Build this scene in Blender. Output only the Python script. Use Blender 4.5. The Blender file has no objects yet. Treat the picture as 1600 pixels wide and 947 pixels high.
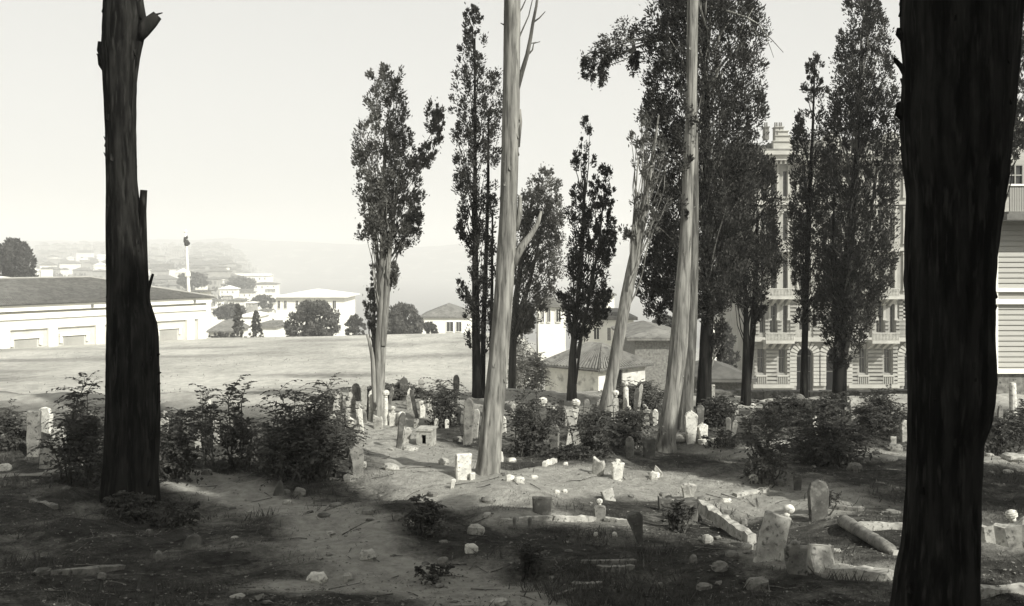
import bpy, math, random
import numpy as np
from mathutils import Vector

# ------------------------------------------------------------------ camera, sky, sun, exposure
S = bpy.context.scene
COL = S.collection
F = 1716.0            # focal length in photo pixels (1600 wide)
HZ = 400.0            # horizon row in the photo
CH = 3.2              # camera height
cam = bpy.data.cameras.new("camera")
camo = bpy.data.objects.new("camera", cam)
COL.objects.link(camo)
camo.location = (0, 0, CH)
camo.rotation_euler = (math.radians(90), 0, 0)
cam.sensor_width = 36
cam.lens = F / 1600 * 36
cam.shift_y = -(473.5 - HZ) / 1600
cam.clip_start = 0.05
cam.clip_end = 20000
S.camera = camo

SUN_AZ = math.radians(45)      # sun stands behind the camera, to the right
SUN_EL = math.radians(38)
W = bpy.data.worlds.new("World")
S.world = W
W.use_nodes = True
nt = W.node_tree
nt.nodes.clear()
sky = nt.nodes.new("ShaderNodeTexSky")
sky.sky_type = 'NISHITA'
sky.sun_disc = False
sky.sun_elevation = SUN_EL
sky.sun_rotation = math.pi - SUN_AZ
sky.dust_density = 4.0
sky.air_density = 1.2
bw = nt.nodes.new("ShaderNodeRGBToBW")
mixs = nt.nodes.new("ShaderNodeMix"); mixs.data_type = 'RGBA'; mixs.blend_type = 'MULTIPLY'
mixs.inputs[0].default_value = 1.0
mixs.inputs[7].default_value = (1.0, 0.998, 0.965, 1)
bg = nt.nodes.new("ShaderNodeBackground"); bg.inputs[1].default_value = 0.13
wo = nt.nodes.new("ShaderNodeOutputWorld")
nt.links.new(sky.outputs[0], bw.inputs[0])
veil = nt.nodes.new("ShaderNodeMix"); veil.data_type = 'FLOAT'      # a thin even veil of high haze over the clear sky
veil.inputs[0].default_value = 0.62
veil.inputs[3].default_value = 4.3
nt.links.new(bw.outputs[0], veil.inputs[2])
nt.links.new(veil.outputs[0], mixs.inputs[6])
nt.links.new(mixs.outputs[2], bg.inputs[0])
nt.links.new(bg.outputs[0], wo.inputs[0])

sl = bpy.data.lights.new("sun", 'SUN')
sl.energy = 4.8
sl.angle = math.radians(0.6)
sl.color = (1.0, 0.985, 0.93)
slo = bpy.data.objects.new("sun", sl)
COL.objects.link(slo)
sdir = Vector((math.sin(SUN_AZ) * math.cos(SUN_EL), -math.cos(SUN_AZ) * math.cos(SUN_EL), math.sin(SUN_EL)))
slo.rotation_euler = sdir.to_track_quat('Z', 'Y').to_euler()
slo.location = (20, -20, 30)

S.view_settings.view_transform = 'Standard'
S.view_settings.look = 'None'
S.view_settings.gamma = 1.0
S.view_settings.use_curve_mapping = False
S.view_settings.exposure = 0.56
S.render.engine = 'CYCLES'
S.cycles.max_bounces = 5
S.cycles.diffuse_bounces = 3
S.cycles.volume_bounces = 1
S.cycles.transparent_max_bounces = 4

# ------------------------------------------------------------------ noise
def _h(ix, iy, iz=0, seed=0):
    n = (ix.astype(np.int64) * 374761393 + iy.astype(np.int64) * 668265263 + np.asarray(iz).astype(np.int64) * 1274126177 + seed * 974634777) & 0xffffffff
    n = ((n ^ (n >> 13)) * 1274126177) & 0xffffffff
    n = n ^ (n >> 16)
    return (n & 0xffff) / 65535.0

def vnoise(x, y, seed=0):
    x = np.asarray(x, float); y = np.asarray(y, float)
    ix = np.floor(x); iy = np.floor(y)
    fx = x - ix; fy = y - iy
    fx = fx * fx * (3 - 2 * fx); fy = fy * fy * (3 - 2 * fy)
    a = _h(ix, iy, 0, seed); b = _h(ix + 1, iy, 0, seed)
    c = _h(ix, iy + 1, 0, seed); d = _h(ix + 1, iy + 1, 0, seed)
    return (a * (1 - fx) + b * fx) * (1 - fy) + (c * (1 - fx) + d * fx) * fy - 0.5

def fbm(x, y, seed=0, oct=4):
    s = 0; a = 1.0
    for k in range(oct):
        s = s + a * vnoise(x * 2 ** k, y * 2 ** k, seed + k * 17)
        a *= 0.5
    return s

def sst(x, a, b):
    t = np.clip((np.asarray(x, float) - a) / (b - a), 0, 1)
    return t * t * (3 - 2 * t)

# ------------------------------------------------------------------ the lie of the land
_ld = np.linspace(math.log(8.0), math.log(9000), 3000)
def _prof(pts):
    d = np.array([p[0] for p in pts], float); z = np.array([p[1] for p in pts], float)
    t = np.interp(_ld, np.log(d), z)
    k = 41
    tp = np.concatenate([np.full(k, t[0]), t, np.full(k, t[-1])])
    return np.convolve(tp, np.ones(k) / k, 'same')[k:-k]
PL = _prof([(8, .0), (10, 0), (30, -.6), (40, -1.95), (50, -2.6), (70, -3.6), (100, -4.7), (114, -5.3), (125, -7.5), (200, -12), (300, -20), (500, -37), (760, -50), (9000, -60)])
PR = _prof([(8, .0), (10, 0), (30, -.6), (40, -2.2), (50, -3.8), (75, -6.8), (120, -11), (200, -18), (400, -35), (700, -50), (9000, -60)])
PH = _prof([(8, .0), (10, 0), (30, -.6), (40, -1.95), (50, -2.6), (70, -3.6), (100, -4.7), (114, -5.3), (125, -7.5), (200, -13), (300, -16), (500, -14), (1000, -6), (1500, 12), (2000, 22), (2300, 10), (3000, -60), (9000, -60)])

def H(x, d):
    x = np.asarray(x, float); d = np.asarray(d, float)
    dd = np.clip(d, 8.01, 8900)
    l = np.log(dd)
    a = x / np.maximum(d, 4.0)
    pl = np.interp(l, _ld, PL); pr = np.interp(l, _ld, PR); ph = np.interp(l, _ld, PH)
    w = sst(a, 0.0, 0.055)
    z = pl * (1 - w) + pr * w
    w2 = sst(-a, 0.195, 0.27)
    z = z * (1 - w2) + ph * w2
    tilt = (0.25 + 0.018 * (np.clip(x, -70, 0) + 25)) * sst(d, 45, 105) * (1 - sst(d, 112, 130)) * (1 - w)
    z = z + tilt
    near = 1 - sst(np.abs(d) + np.abs(x) * .5, 30, 80)
    z = z + near * (0.34 * fbm(x / 3.1, d / 3.1, 5, 3) + 0.11 * fbm(x / .7, d / .7, 9, 2) + .05 * vnoise(x / .23, d / .23, 13))
    z = z + (1 - near) * 0.5 * fbm(x / 22, d / 22, 31, 3) * sst(d, 50, 90) * (0.25 + sst(d, 115, 400) * 4 + sst(d, 700, 1500) * 14 * vnoise(x / 190, d / 300, 41))
    return z

_ds = np.concatenate([np.linspace(8, 60, 5201), np.linspace(60.2, 1500, 6000)])
def at(u, v, dmin=8.5):
    """the point of the ground seen at photo pixel (u, v)"""
    ds = _ds[_ds > dmin]
    x = (u - 800) * ds / F
    rz = CH - (v - HZ) * ds / F
    g = H(x, ds)
    k = np.argmax(rz <= g)
    return np.array([x[k], ds[k], g[k]])

def PT(u, v, d):
    return np.array([(u - 800) * d / F, d, CH - (v - HZ) * d / F])

# ------------------------------------------------------------------ materials
def tint(g):
    return (g * 1.02, g, g * 0.90, 1)

def mat(name, c0, c1=None, scale=4.0, rough=0.95, bump=0.0, bscale=30.0, stretch=(1, 1, 1), spec=0.2, c2=None, s2=None, detail=6.0, lo=.35, hi=.65, transl=0):
    m = bpy.data.materials.new(name)
    m.use_nodes = True
    n = m.node_tree; n.nodes.clear()
    out = n.nodes.new("ShaderNodeOutputMaterial")
    b = n.nodes.new("ShaderNodeBsdfPrincipled")
    b.inputs["Roughness"].default_value = rough
    b.inputs["Specular IOR Level"].default_value = spec
    n.links.new(b.outputs[0], out.inputs[0])
    if c1 is None:
        b.inputs["Base Color"].default_value = tint(c0)
    tc = n.nodes.new("ShaderNodeTexCoord")
    mp = n.nodes.new("ShaderNodeMapping"); mp.inputs["Scale"].default_value = stretch
    n.links.new(tc.outputs["Object"], mp.inputs[0])
    if c1 is not None:
        t = n.nodes.new("ShaderNodeTexNoise"); t.inputs["Scale"].default_value = scale; t.inputs["Detail"].default_value = detail
        t.inputs["Roughness"].default_value = .65
        n.links.new(mp.outputs[0], t.inputs[0])
        r = n.nodes.new("ShaderNodeValToRGB")
        r.color_ramp.elements[0].position = lo; r.color_ramp.elements[0].color = tint(c0)
        r.color_ramp.elements[1].position = hi; r.color_ramp.elements[1].color = tint(c1)
        n.links.new(t.outputs[0], r.inputs[0])
        last = r.outputs[0]
        if c2 is not None:
            t2 = n.nodes.new("ShaderNodeTexNoise"); t2.inputs["Scale"].default_value = s2 or scale * 5; t2.inputs["Detail"].default_value = 4
            n.links.new(mp.outputs[0], t2.inputs[0])
            r2 = n.nodes.new("ShaderNodeValToRGB"); r2.color_ramp.elements[0].position = .55; r2.color_ramp.elements[1].position = .68
            n.links.new(t2.outputs[0], r2.inputs[0])
            mx = n.nodes.new("ShaderNodeMix"); mx.data_type = 'RGBA'
            n.links.new(r2.outputs[0], mx.inputs[0]); n.links.new(last, mx.inputs[6]); mx.inputs[7].default_value = tint(c2)
            last = mx.outputs[2]
        n.links.new(last, b.inputs["Base Color"])
    if bump > 0:
        t3 = n.nodes.new("ShaderNodeTexNoise"); t3.inputs["Scale"].default_value = bscale; t3.inputs["Detail"].default_value = 6
        n.links.new(mp.outputs[0], t3.inputs[0])
        bp = n.nodes.new("ShaderNodeBump"); bp.inputs["Strength"].default_value = min(1, bump * 4); bp.inputs["Distance"].default_value = bump
        n.links.new(t3.outputs[0], bp.inputs["Height"])
        n.links.new(bp.outputs[0], b.inputs["Normal"])
    if transl:
        tr = n.nodes.new("ShaderNodeBsdfTranslucent"); tr.inputs[0].default_value = tint(transl)
        ad = n.nodes.new("ShaderNodeMixShader"); ad.inputs[0].default_value = .35
        n.links.new(b.outputs[0], ad.inputs[1]); n.links.new(tr.outputs[0], ad.inputs[2])
        n.links.new(ad.outputs[0], out.inputs[0])
    return m

M = {}
M['bark_dark'] = mat('bark_dark', .005, .02, 9, .98, .03, 14, (1, 1, .13), spec=.02, c2=.03, s2=22, lo=.42, hi=.6)
M['bark_mid'] = mat('bark_mid', .06, .17, 12, .98, .02, 22, (1, 1, .1), spec=.05, c2=.05, s2=26, lo=.4, hi=.62)
M['bark_pale'] = mat('bark_pale', .11, .29, 11, .98, .025, 20, (1, 1, .09), spec=.05, c2=.08, s2=24, lo=.38, hi=.62)
M['bark_brown'] = mat('bark_brown', .03, .10, 12, .98, .02, 22, (1, 1, .1), spec=.05)
M['cypress'] = mat('cypress_leaf', .07, .2, 2.6, .8, 0, spec=.15, transl=.14, detail=3)
M['cypress_deep'] = mat('cypress_leaf_deep', .02, .085, 2.6, .85, 0, spec=.1, transl=.05, detail=3)
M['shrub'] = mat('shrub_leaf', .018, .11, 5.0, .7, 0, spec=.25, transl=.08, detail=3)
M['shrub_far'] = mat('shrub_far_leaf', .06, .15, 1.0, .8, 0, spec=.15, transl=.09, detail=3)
M['pale_leaf'] = mat('pale_leaf', .14, .32, 2.5, .8, 0, spec=.2, transl=.15, detail=3)
M['stone_white'] = mat('stone_white', .38, .66, 9, .95, .012, 40, c2=.22, s2=20)
M['stone_pale'] = mat('stone_pale', .20, .44, 8, .95, .016, 36, c2=.11, s2=18)
M['stone_grey'] = mat('stone_grey', .09, .24, 8, .97, .018, 36, c2=.05, s2=16)
M['stone_dark'] = mat('stone_dark', .05, .12, 6, .95, .012, 40, c2=.16, s2=14)
M['facade'] = mat('facade_stone', .22, .33, .5, .9, .02, 6, c2=.2, s2=1.5)
M['facade_pale'] = mat('facade_pale_stone', .29, .42, .8, .9, .01, 8)
M['plaster'] = mat('white_plaster', .68, .80, .6, .9, .01, 6)
M['plaster_grey'] = mat('grey_plaster', .24, .34, .6, .9, .01, 6)
M['plaster_old'] = mat('old_plaster', .40, .66, .9, .95, .02, 8, c2=.28, s2=3)
M['lime_wall'] = mat('lime_washed_wall', .40, .50, .8, .9, .01, 8)
M['roof'] = mat('roof_tile', .11, .20, 1.5, .95, .03, 14, c2=.08, s2=4)
M['roof_dark'] = mat('roof_tile_dark', .06, .12, 1.5, .95, .03, 14)
M['clap'] = mat('painted_board', .30, .42, 1.2, .8, .004, 30, (.2, 1, 4))
M['wood_old'] = mat('weathered_wood', .10, .2, 5, .95, .01, 30, (4, 4, .4))
M['glass'] = mat('window_glass', .03, None, rough=.12, spec=.6)
M['shutter'] = mat('shutter', .10, .16, 5, .7)
M['black'] = mat('dark_opening', .01, None, rough=.95, spec=0)
M['flagcloth'] = mat('flag_cloth', .025, .05, 4, .9)
M['paint_white'] = mat('white_paint', .8, None, rough=.6)
M['hill'] = mat('far_hill', .02, .09, .006, .95, 0, c2=.25, s2=.03)
M['hillside'] = M['hill']

def ground_mat():
    m = bpy.data.materials.new('earth')
    m.use_nodes = True
    n = m.node_tree; n.nodes.clear()
    out = n.nodes.new("ShaderNodeOutputMaterial"); b = n.nodes.new("ShaderNodeBsdfPrincipled")
    b.inputs["Roughness"].default_value = 1; b.inputs["Specular IOR Level"].default_value = .05
    n.links.new(b.outputs[0], out.inputs[0])
    tc = n.nodes.new("ShaderNodeTexCoord")
    at_ = n.nodes.new("ShaderNodeAttribute"); at_.attribute_name = "dust_sunpatch"
    fa = n.nodes.new("ShaderNodeAttribute"); fa.attribute_name = "field"
    def noise(s, det=6, r=.65, mp=None):
        t = n.nodes.new("ShaderNodeTexNoise"); t.inputs["Scale"].default_value = s; t.inputs["Detail"].default_value = det; t.inputs["Roughness"].default_value = r
        n.links.new((mp or tc).outputs["Object" if mp is None else 0], t.inputs[0]); return t
    def ramp(src, a, b_, ca, cb):
        r = n.nodes.new("ShaderNodeValToRGB"); r.color_ramp.elements[0].position = a; r.color_ramp.elements[1].position = b_
        r.color_ramp.elements[0].color = ca; r.color_ramp.elements[1].color = cb
        n.links.new(src, r.inputs[0]); return r
    def mix(f, a, b_):
        x = n.nodes.new("ShaderNodeMix"); x.data_type = 'RGBA'
        n.links.new(f, x.inputs[0]); n.links.new(a, x.inputs[6]); n.links.new(b_, x.inputs[7]); return x.outputs[2]
    def add(a, b_, op='ADD', c=None):
        x = n.nodes.new("ShaderNodeMath"); x.operation = op
        n.links.new(a, x.inputs[0])
        if b_ is None: x.inputs[1].default_value = c
        else: n.links.new(b_, x.inputs[1])
        return x.outputs[0]
    n1 = noise(.9); n2 = noise(6, 8, .7); n3 = noise(28, 6, .7)
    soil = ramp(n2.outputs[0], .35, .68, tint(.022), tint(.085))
    dust_sunpatch = ramp(n2.outputs[0], .3, .7, tint(.23), tint(.46))  # pale dust tone, which also paints sun patches into the earth
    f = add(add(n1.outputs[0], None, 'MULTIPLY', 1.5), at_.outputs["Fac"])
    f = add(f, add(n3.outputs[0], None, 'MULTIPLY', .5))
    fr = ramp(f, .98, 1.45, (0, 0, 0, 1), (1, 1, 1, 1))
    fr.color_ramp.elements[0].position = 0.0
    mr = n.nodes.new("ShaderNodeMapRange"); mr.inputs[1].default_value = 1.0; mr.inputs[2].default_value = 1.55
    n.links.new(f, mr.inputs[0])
    near = mix(mr.outputs[0], soil.outputs[0], dust_sunpatch.outputs[0])
    mpf = n.nodes.new("ShaderNodeMapping"); mpf.inputs["Scale"].default_value = (1, .5, 1)
    n.links.new(tc.outputs["Object"], mpf.inputs[0])
    g1 = noise(.13, 7, .7, mpf); g2 = noise(2.2, 6, .75, mpf)
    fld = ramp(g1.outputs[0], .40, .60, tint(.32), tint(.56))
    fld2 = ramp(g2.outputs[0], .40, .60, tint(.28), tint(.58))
    hf = n.nodes.new("ShaderNodeMix"); hf.data_type = 'RGBA'; hf.inputs[0].default_value = .45
    n.links.new(fld.outputs[0], hf.inputs[6]); n.links.new(fld2.outputs[0], hf.inputs[7])
    dry = n.nodes.new("ShaderNodeAttribute"); dry.attribute_name = "weeds"
    dk = ramp(g2.outputs[0], .35, .65, tint(.09), tint(.2))
    fin = mix(dry.outputs["Fac"], hf.outputs[2], dk.outputs[0])
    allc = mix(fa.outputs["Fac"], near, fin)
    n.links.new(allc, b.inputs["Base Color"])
    bp = n.nodes.new("ShaderNodeBump"); bp.inputs["Strength"].default_value = 1.0; bp.inputs["Distance"].default_value = .11
    n4 = noise(85, 4, .7)
    hsum = add(add(n2.outputs[0], add(n3.outputs[0], None, 'MULTIPLY', .5)), add(n4.outputs[0], None, 'MULTIPLY', .2))
    n.links.new(hsum, bp.inputs["Height"])
    n.links.new(bp.outputs[0], b.inputs["Normal"])
    return m
M['earth'] = ground_mat()

def water_mat():
    m = mat('sea_water', .04, .06, .02, .35, 0)
    return m
M['water'] = water_mat()

# ------------------------------------------------------------------ mesh helpers
def mesh_from(name, V, Fq, mt, smooth=False):
    """V (n,3); Fq list of arrays (m,k)"""
    me = bpy.data.meshes.new(name)
    V = np.asarray(V, np.float32)
    if not isinstance(Fq, (list, tuple)): Fq = [Fq]
    Fq = [np.asarray(f, np.int32) for f in Fq if len(f)]
    me.vertices.add(len(V)); me.vertices.foreach_set("co", V.ravel())
    nl = sum(f.size for f in Fq); npol = sum(len(f) for f in Fq)
    me.loops.add(nl); me.polygons.add(npol)
    me.loops.foreach_set("vertex_index", np.concatenate([f.ravel() for f in Fq]))
    tot = np.concatenate([np.full(len(f), f.shape[1], np.int32) for f in Fq])
    st = np.concatenate([[0], np.cumsum(tot)[:-1]]).astype(np.int32)
    me.polygons.foreach_set("loop_start", st)
    me.polygons.foreach_set("loop_total", tot)
    me.polygons.foreach_set("use_smooth", np.full(npol, smooth))
    me.update(calc_edges=True)
    me.materials.append(mt)
    return me

WL = {}
def link(name, data, parent=None, loc=(0, 0, 0), rot=None):
    o = bpy.data.objects.new(name, data)
    COL.objects.link(o)
    loc = np.array(loc, float)
    if parent is not None:
        o.parent = parent
        o.location = tuple(loc)
    else:
        o.location = tuple(loc)
        WL[o.name] = loc
    if rot is not None: o.rotation_euler = rot
    return o

def tag(o, label=None, cat=None, group=None, kind=None):
    if label: o['label'] = label
    if cat: o['category'] = cat
    if group: o['group'] = group
    if kind: o['kind'] = kind
    return o

def thing(name, label, cat, loc, group=None, rot=None):
    return tag(link(name, None, None, loc, rot), label, cat, group)

class MB:
    """collects shapes, links them as ONE mesh object"""
    def __init__(s): s.v = []; s.f = {}; s.n = 0
    def add(s, V, Fs):
        V = np.asarray(V, float).reshape(-1, 3)
        for f in (Fs if isinstance(Fs, list) and len(Fs) and not np.isscalar(Fs[0][0]) else [Fs]):
            f = np.asarray(f, int)
            if f.ndim == 1: f = f[None]
            s.f.setdefault(f.shape[1], []).append(f + s.n)
        s.v.append(V); s.n += len(V)
        return s
    def poly(s, pts):
        return s.add(pts, [np.arange(len(pts))[None]])
    def box(s, x0, x1, y0, y1, z0, z1):
        V = [(x0, y0, z0), (x1, y0, z0), (x1, y1, z0), (x0, y1, z0), (x0, y0, z1), (x1, y0, z1), (x1, y1, z1), (x0, y1, z1)]
        return s.add(V, [np.array([(0, 3, 2, 1), (4, 5, 6, 7), (0, 1, 5, 4), (1, 2, 6, 5), (2, 3, 7, 6), (3, 0, 4, 7)])])
    def tube(s, P, R, n=6, cap=True):
        P = np.asarray(P, float); R = np.asarray(R, float)
        if R.ndim == 0: R = np.full(len(P), float(R))
        T = np.gradient(P, axis=0); T /= np.linalg.norm(T, axis=1)[:, None] + 1e-9
        ref = np.array([0, 1, 0]) if abs(T[0][1]) < .9 else np.array([1, 0, 0])
        A = np.cross(T, ref); A /= np.linalg.norm(A, axis=1)[:, None] + 1e-9
        B = np.cross(T, A)
        th = np.arange(n) * 2 * math.pi / n
        V = P[:, None] + R[:, None, None] * (A[:, None] * np.cos(th)[None, :, None] + B[:, None] * np.sin(th)[None, :, None])
        k = len(P)
        i = np.arange(k - 1)[:, None] * n; j = np.arange(n)[None]; j2 = (j + 1) % n
        q = np.stack([i + j, i + j2, i + n + j2, i + n + j], -1).reshape(-1, 4)
        Fs = [q]
        if cap:
            Fs += [np.arange(n)[::-1][None], (np.arange(n) + (k - 1) * n)[None]]
        return s.add(V.reshape(-1, 3), Fs)
    def ball(s, c, r, nu=10, nv=7, jit=0, seed=0):
        r = np.ones(3) * r; rs = np.random.RandomState(seed)
        V = [(0, 0, -1)]
        for a in range(1, nv):
            ph = -math.pi / 2 + math.pi * a / nv
            for b in range(nu):
                th = 2 * math.pi * b / nu
                V.append((math.cos(ph) * math.cos(th), math.cos(ph) * math.sin(th), math.sin(ph)))
        V.append((0, 0, 1)); V = np.array(V)
        if jit: V = V * (1 + jit * (rs.rand(len(V), 1) - .5)) + jit * .3 * (rs.rand(len(V), 3) - .5)
        q = []; t = []
        for b in range(nu):
            t.append((0, 1 + (b + 1) % nu, 1 + b))
            e = 1 + (nv - 2) * nu
            t.append((e + b, e + (b + 1) % nu, len(V) - 1))
            for a in range(nv - 2):
                o = 1 + a * nu
                q.append((o + b, o + (b + 1) % nu, o + nu + (b + 1) % nu, o + nu + b))
        return s.add(V * r + np.array(c), [np.array(t), np.array(q)] if q else [np.array(t)])
    def rot(s, yaw, piv):
        V = np.concatenate(s.v); p = np.array(piv, float)
        c, si = math.cos(yaw), math.sin(yaw)
        x = V[:, 0] - p[0]; y = V[:, 1] - p[1]
        V = np.stack([p[0] + c * x - si * y, p[1] + si * x + c * y, V[:, 2]], 1)
        s.v = [V]
        return s
    def mesh(s, name, mt, off=(0, 0, 0), smooth=False):
        V = np.concatenate(s.v) - np.asarray(off, float)
        return mesh_from(name, V, [np.concatenate(f) for f in s.f.values()], mt, smooth)
    def build(s, name, mt, parent=None, smooth=False, origin=None, kind=None, label=None, pw=None):
        """world coordinates; parent = top-level (or its part, with pw = world place of that part)"""
        if not s.n: return None
        V = np.concatenate(s.v)
        if origin is None:
            origin = np.array([(V[:, 0].min() + V[:, 0].max()) / 2, (V[:, 1].min() + V[:, 1].max()) / 2, V[:, 2].min()])
        origin = np.asarray(origin, float)
        me = s.mesh(name, mt, origin, smooth)
        if parent is None:
            o = link(name, me, None, origin)
        else:
            base = WL[parent.name]
            o = link(name, me, parent, origin - base)
            WL[o.name] = origin
        if kind: o['kind'] = kind
        if label: o['label'] = label
        return o

# ------------------------------------------------------------------ ground
def path_pts(px):
    return [at(u, v)[:2] for u, v in px]
PATHS_SUNPATCHES = [  # trodden dust; its paleness also stands in for sun patches on the ground
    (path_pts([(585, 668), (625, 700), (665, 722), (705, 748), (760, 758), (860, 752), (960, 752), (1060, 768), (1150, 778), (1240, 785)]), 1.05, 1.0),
    (path_pts([(290, 742), (350, 765), (400, 782), (470, 800), (520, 830), (560, 862), (600, 880), (700, 905), (790, 945)]), .55, .95),  # left path: dust, lightened to paint in patches of sun
    (path_pts([(430, 918), (520, 918), (640, 922), (740, 936)]), .3, .8),  # pale strip: dust and painted sun patch together
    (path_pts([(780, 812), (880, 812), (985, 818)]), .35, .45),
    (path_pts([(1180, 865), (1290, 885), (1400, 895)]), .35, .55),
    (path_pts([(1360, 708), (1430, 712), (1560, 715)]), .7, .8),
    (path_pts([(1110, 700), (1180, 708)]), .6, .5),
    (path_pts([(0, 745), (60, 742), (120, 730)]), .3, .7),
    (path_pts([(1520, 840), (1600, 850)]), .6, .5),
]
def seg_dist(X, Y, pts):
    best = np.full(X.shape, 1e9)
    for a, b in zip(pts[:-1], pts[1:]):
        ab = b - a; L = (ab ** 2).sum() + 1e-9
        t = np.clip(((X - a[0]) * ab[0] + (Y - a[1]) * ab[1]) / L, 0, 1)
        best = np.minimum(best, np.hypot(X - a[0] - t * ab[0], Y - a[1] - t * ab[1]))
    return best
def dust_sunpatch_at(X, Y):  # strength of path dust and painted sun patches
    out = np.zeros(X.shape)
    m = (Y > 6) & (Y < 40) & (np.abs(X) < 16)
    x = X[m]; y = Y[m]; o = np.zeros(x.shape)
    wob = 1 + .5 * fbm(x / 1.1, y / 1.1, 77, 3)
    for pts, w, s in PATHS_SUNPATCHES:
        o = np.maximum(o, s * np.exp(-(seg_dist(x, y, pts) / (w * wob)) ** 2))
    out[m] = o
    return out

def grid_axis(dense_a, dense_b, step, lo, hi, g=1.07):
    a = list(np.arange(dense_a, dense_b + 1e-6, step))
    s = step; p = a[-1]; up = []
    while p < hi: s = min(s * g, 260); p += s; up.append(p)
    s = step; p = a[0]; dn = []
    while p > lo: s = min(s * g, 260); p -= s; dn.append(p)
    return np.array(dn[::-1] + a + up)
gx = grid_axis(-12, 12, .085, -3600, 3600)
gy = grid_axis(8, 28, .085, -90, 4200, 1.045)
X, Y = np.meshgrid(gx, gy)
Z = H(X, Y)
V = np.stack([X, Y, Z], -1).reshape(-1, 3)
nx, ny = len(gx), len(gy)
i = np.arange(ny - 1)[:, None] * nx; j = np.arange(nx - 1)[None]
q = np.stack([i + j, i + j + 1, i + j + nx + 1, i + j + nx], -1).reshape(-1, 4)
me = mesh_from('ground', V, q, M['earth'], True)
dz = dust_sunpatch_at(X, Y).ravel()
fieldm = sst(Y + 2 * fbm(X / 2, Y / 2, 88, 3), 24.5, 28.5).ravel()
far = sst(Y, 116, 124).ravel()
wd = np.clip(far * (.55 + .5 * fbm(X / 30, Y / 30, 3, 3)).ravel() + (1 - far) * np.clip(.5 * sst(-X, -2, 22) * (1 - sst(Y, 46, 64)) + 1.6 * fbm(X / 9, Y / 4, 8, 4) - .12, 0, .8).ravel(), 0, 1)
for nm, arr in (("dust_sunpatch", dz), ("field", fieldm), ("weeds", wd)):
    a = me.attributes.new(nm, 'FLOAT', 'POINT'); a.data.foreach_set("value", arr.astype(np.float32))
tag(link('ground', me), 'dusty uneven earth of the old cemetery and the slopes beyond', kind='structure')

SEA = -44.0
mb = MB()
xs = np.linspace(-4400, 4400, 12); ys = np.linspace(330, 4300, 10)
for a in range(11):
    for b in range(9):
        mb.add([(xs[a], ys[b], SEA), (xs[a + 1], ys[b], SEA), (xs[a + 1], ys[b + 1], SEA), (xs[a], ys[b + 1], SEA)], [np.array([[0, 1, 2, 3]])])
tag(mb.build('water', M['water']), 'pale hazy water of the strait', kind='structure')

# far shore
def hill_strip(d0, top, seed, name):
    xs = np.linspace(-2900, 2900, 260)
    ds = np.linspace(0, 1, 14)
    Xh, T = np.meshgrid(xs, ds)
    ht = np.interp(xs, [t[0] * d0 / F for t in top], [CH + (HZ - t[1]) * d0 / F for t in top])
    ht = ht + 26 * fbm(xs / 330, xs * 0, seed, 5)
    prof = np.sin(np.clip(T * 1.7, 0, 1) * math.pi / 2) * (1 - .5 * sst(T, .6, 1))
    Zh = SEA - 4 + (ht[None] - SEA + 4) * prof + 7 * fbm(Xh / 90, T * 8, seed + 3, 3) * T
    Yh = d0 - 260 + 620 * T + 60 * fbm(Xh / 400, T, seed + 9, 2)
    V = np.stack([Xh, Yh, Zh], -1).reshape(-1, 3)
    n = len(xs)
    i = np.arange(len(ds) - 1)[:, None] * n; j = np.arange(n - 1)[None]
    q = np.stack([i + j, i + j + 1, i + j + n + 1, i + j + n], -1).reshape(-1, 4)
    return tag(link(name, mesh_from(name, V, q, M['hill'], True)), 'faint wooded hills on the far shore of the strait', kind='structure')
hill_strip(2500, [(-1000, 372), (-700, 376), (-450, 370), (-150, 378), (0, 374), (200, 370), (500, 376), (900, 372), (1300, 380)], 4, 'hills')

hz = MB(); hz.box(-5200, 5200, -300, 4700, -70, 84)
hm = bpy.data.materials.new('haze'); hm.use_nodes = True
hn = hm.node_tree; hn.nodes.clear()
ho = hn.nodes.new("ShaderNodeOutputMaterial"); hv = hn.nodes.new("ShaderNodeVolumePrincipled")
hv.inputs["Color"].default_value = (.915, .912, .885, 1)
hv.inputs["Density"].default_value = 9.5e-4
hn.links.new(hv.outputs[0], ho.inputs["Volume"])
tag(hz.build('haze', hm), 'pale sea haze lying over the strait', kind='stuff')

# ------------------------------------------------------------------ foliage
def leaves(C, Dn, L, Wd, rs, bend=.0):
    """rhombic leaves: centres C, directions Dn, length L, width Wd -> verts, quads"""
    n = len(C)
    r = rs.normal(size=(n, 3)); side = np.cross(Dn, r); side /= np.linalg.norm(side, axis=1)[:, None] + 1e-9
    L = np.asarray(L)[:, None]; Wd = np.asarray(Wd)[:, None]
    a = C - Dn * L * .5; c = C + Dn * L * .5
    b = C + side * Wd * .5; d = C - side * Wd * .5
    V = np.stack([a, b, c, d], 1).reshape(-1, 3)
    q = np.arange(n * 4).reshape(-1, 4)
    return V, q

def clumps(CC, CR, n_per, rs, up=.9, L=.13, Wd=.05, elong=1.5, outc=None):
    """many small sprays gathered in ragged clumps round the centres CC with radii CR"""
    k = len(CC)
    idx = np.repeat(np.arange(k), n_per)
    n = len(idx)
    g = rs.normal(size=(n, 3)); g /= np.linalg.norm(g, axis=1)[:, None]
    rr = rs.rand(n, 1) ** .45
    off = g * rr * CR[idx][:, None] * np.array([1, 1, elong])
    C = CC[idx] + off
    D = g * .8 + rs.normal(size=(n, 3)) * .35 + np.array([0, 0, up])
    if outc is not None:
        o = C - outc[idx]; o[:, 2] = 0; o /= np.linalg.norm(o, axis=1)[:, None] + 1e-6
        D = D + o * .5
    D /= np.linalg.norm(D, axis=1)[:, None]
    s = .6 + .8 * rs.rand(n)
    return leaves(C, D, L * s, Wd * s, rs)

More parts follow.
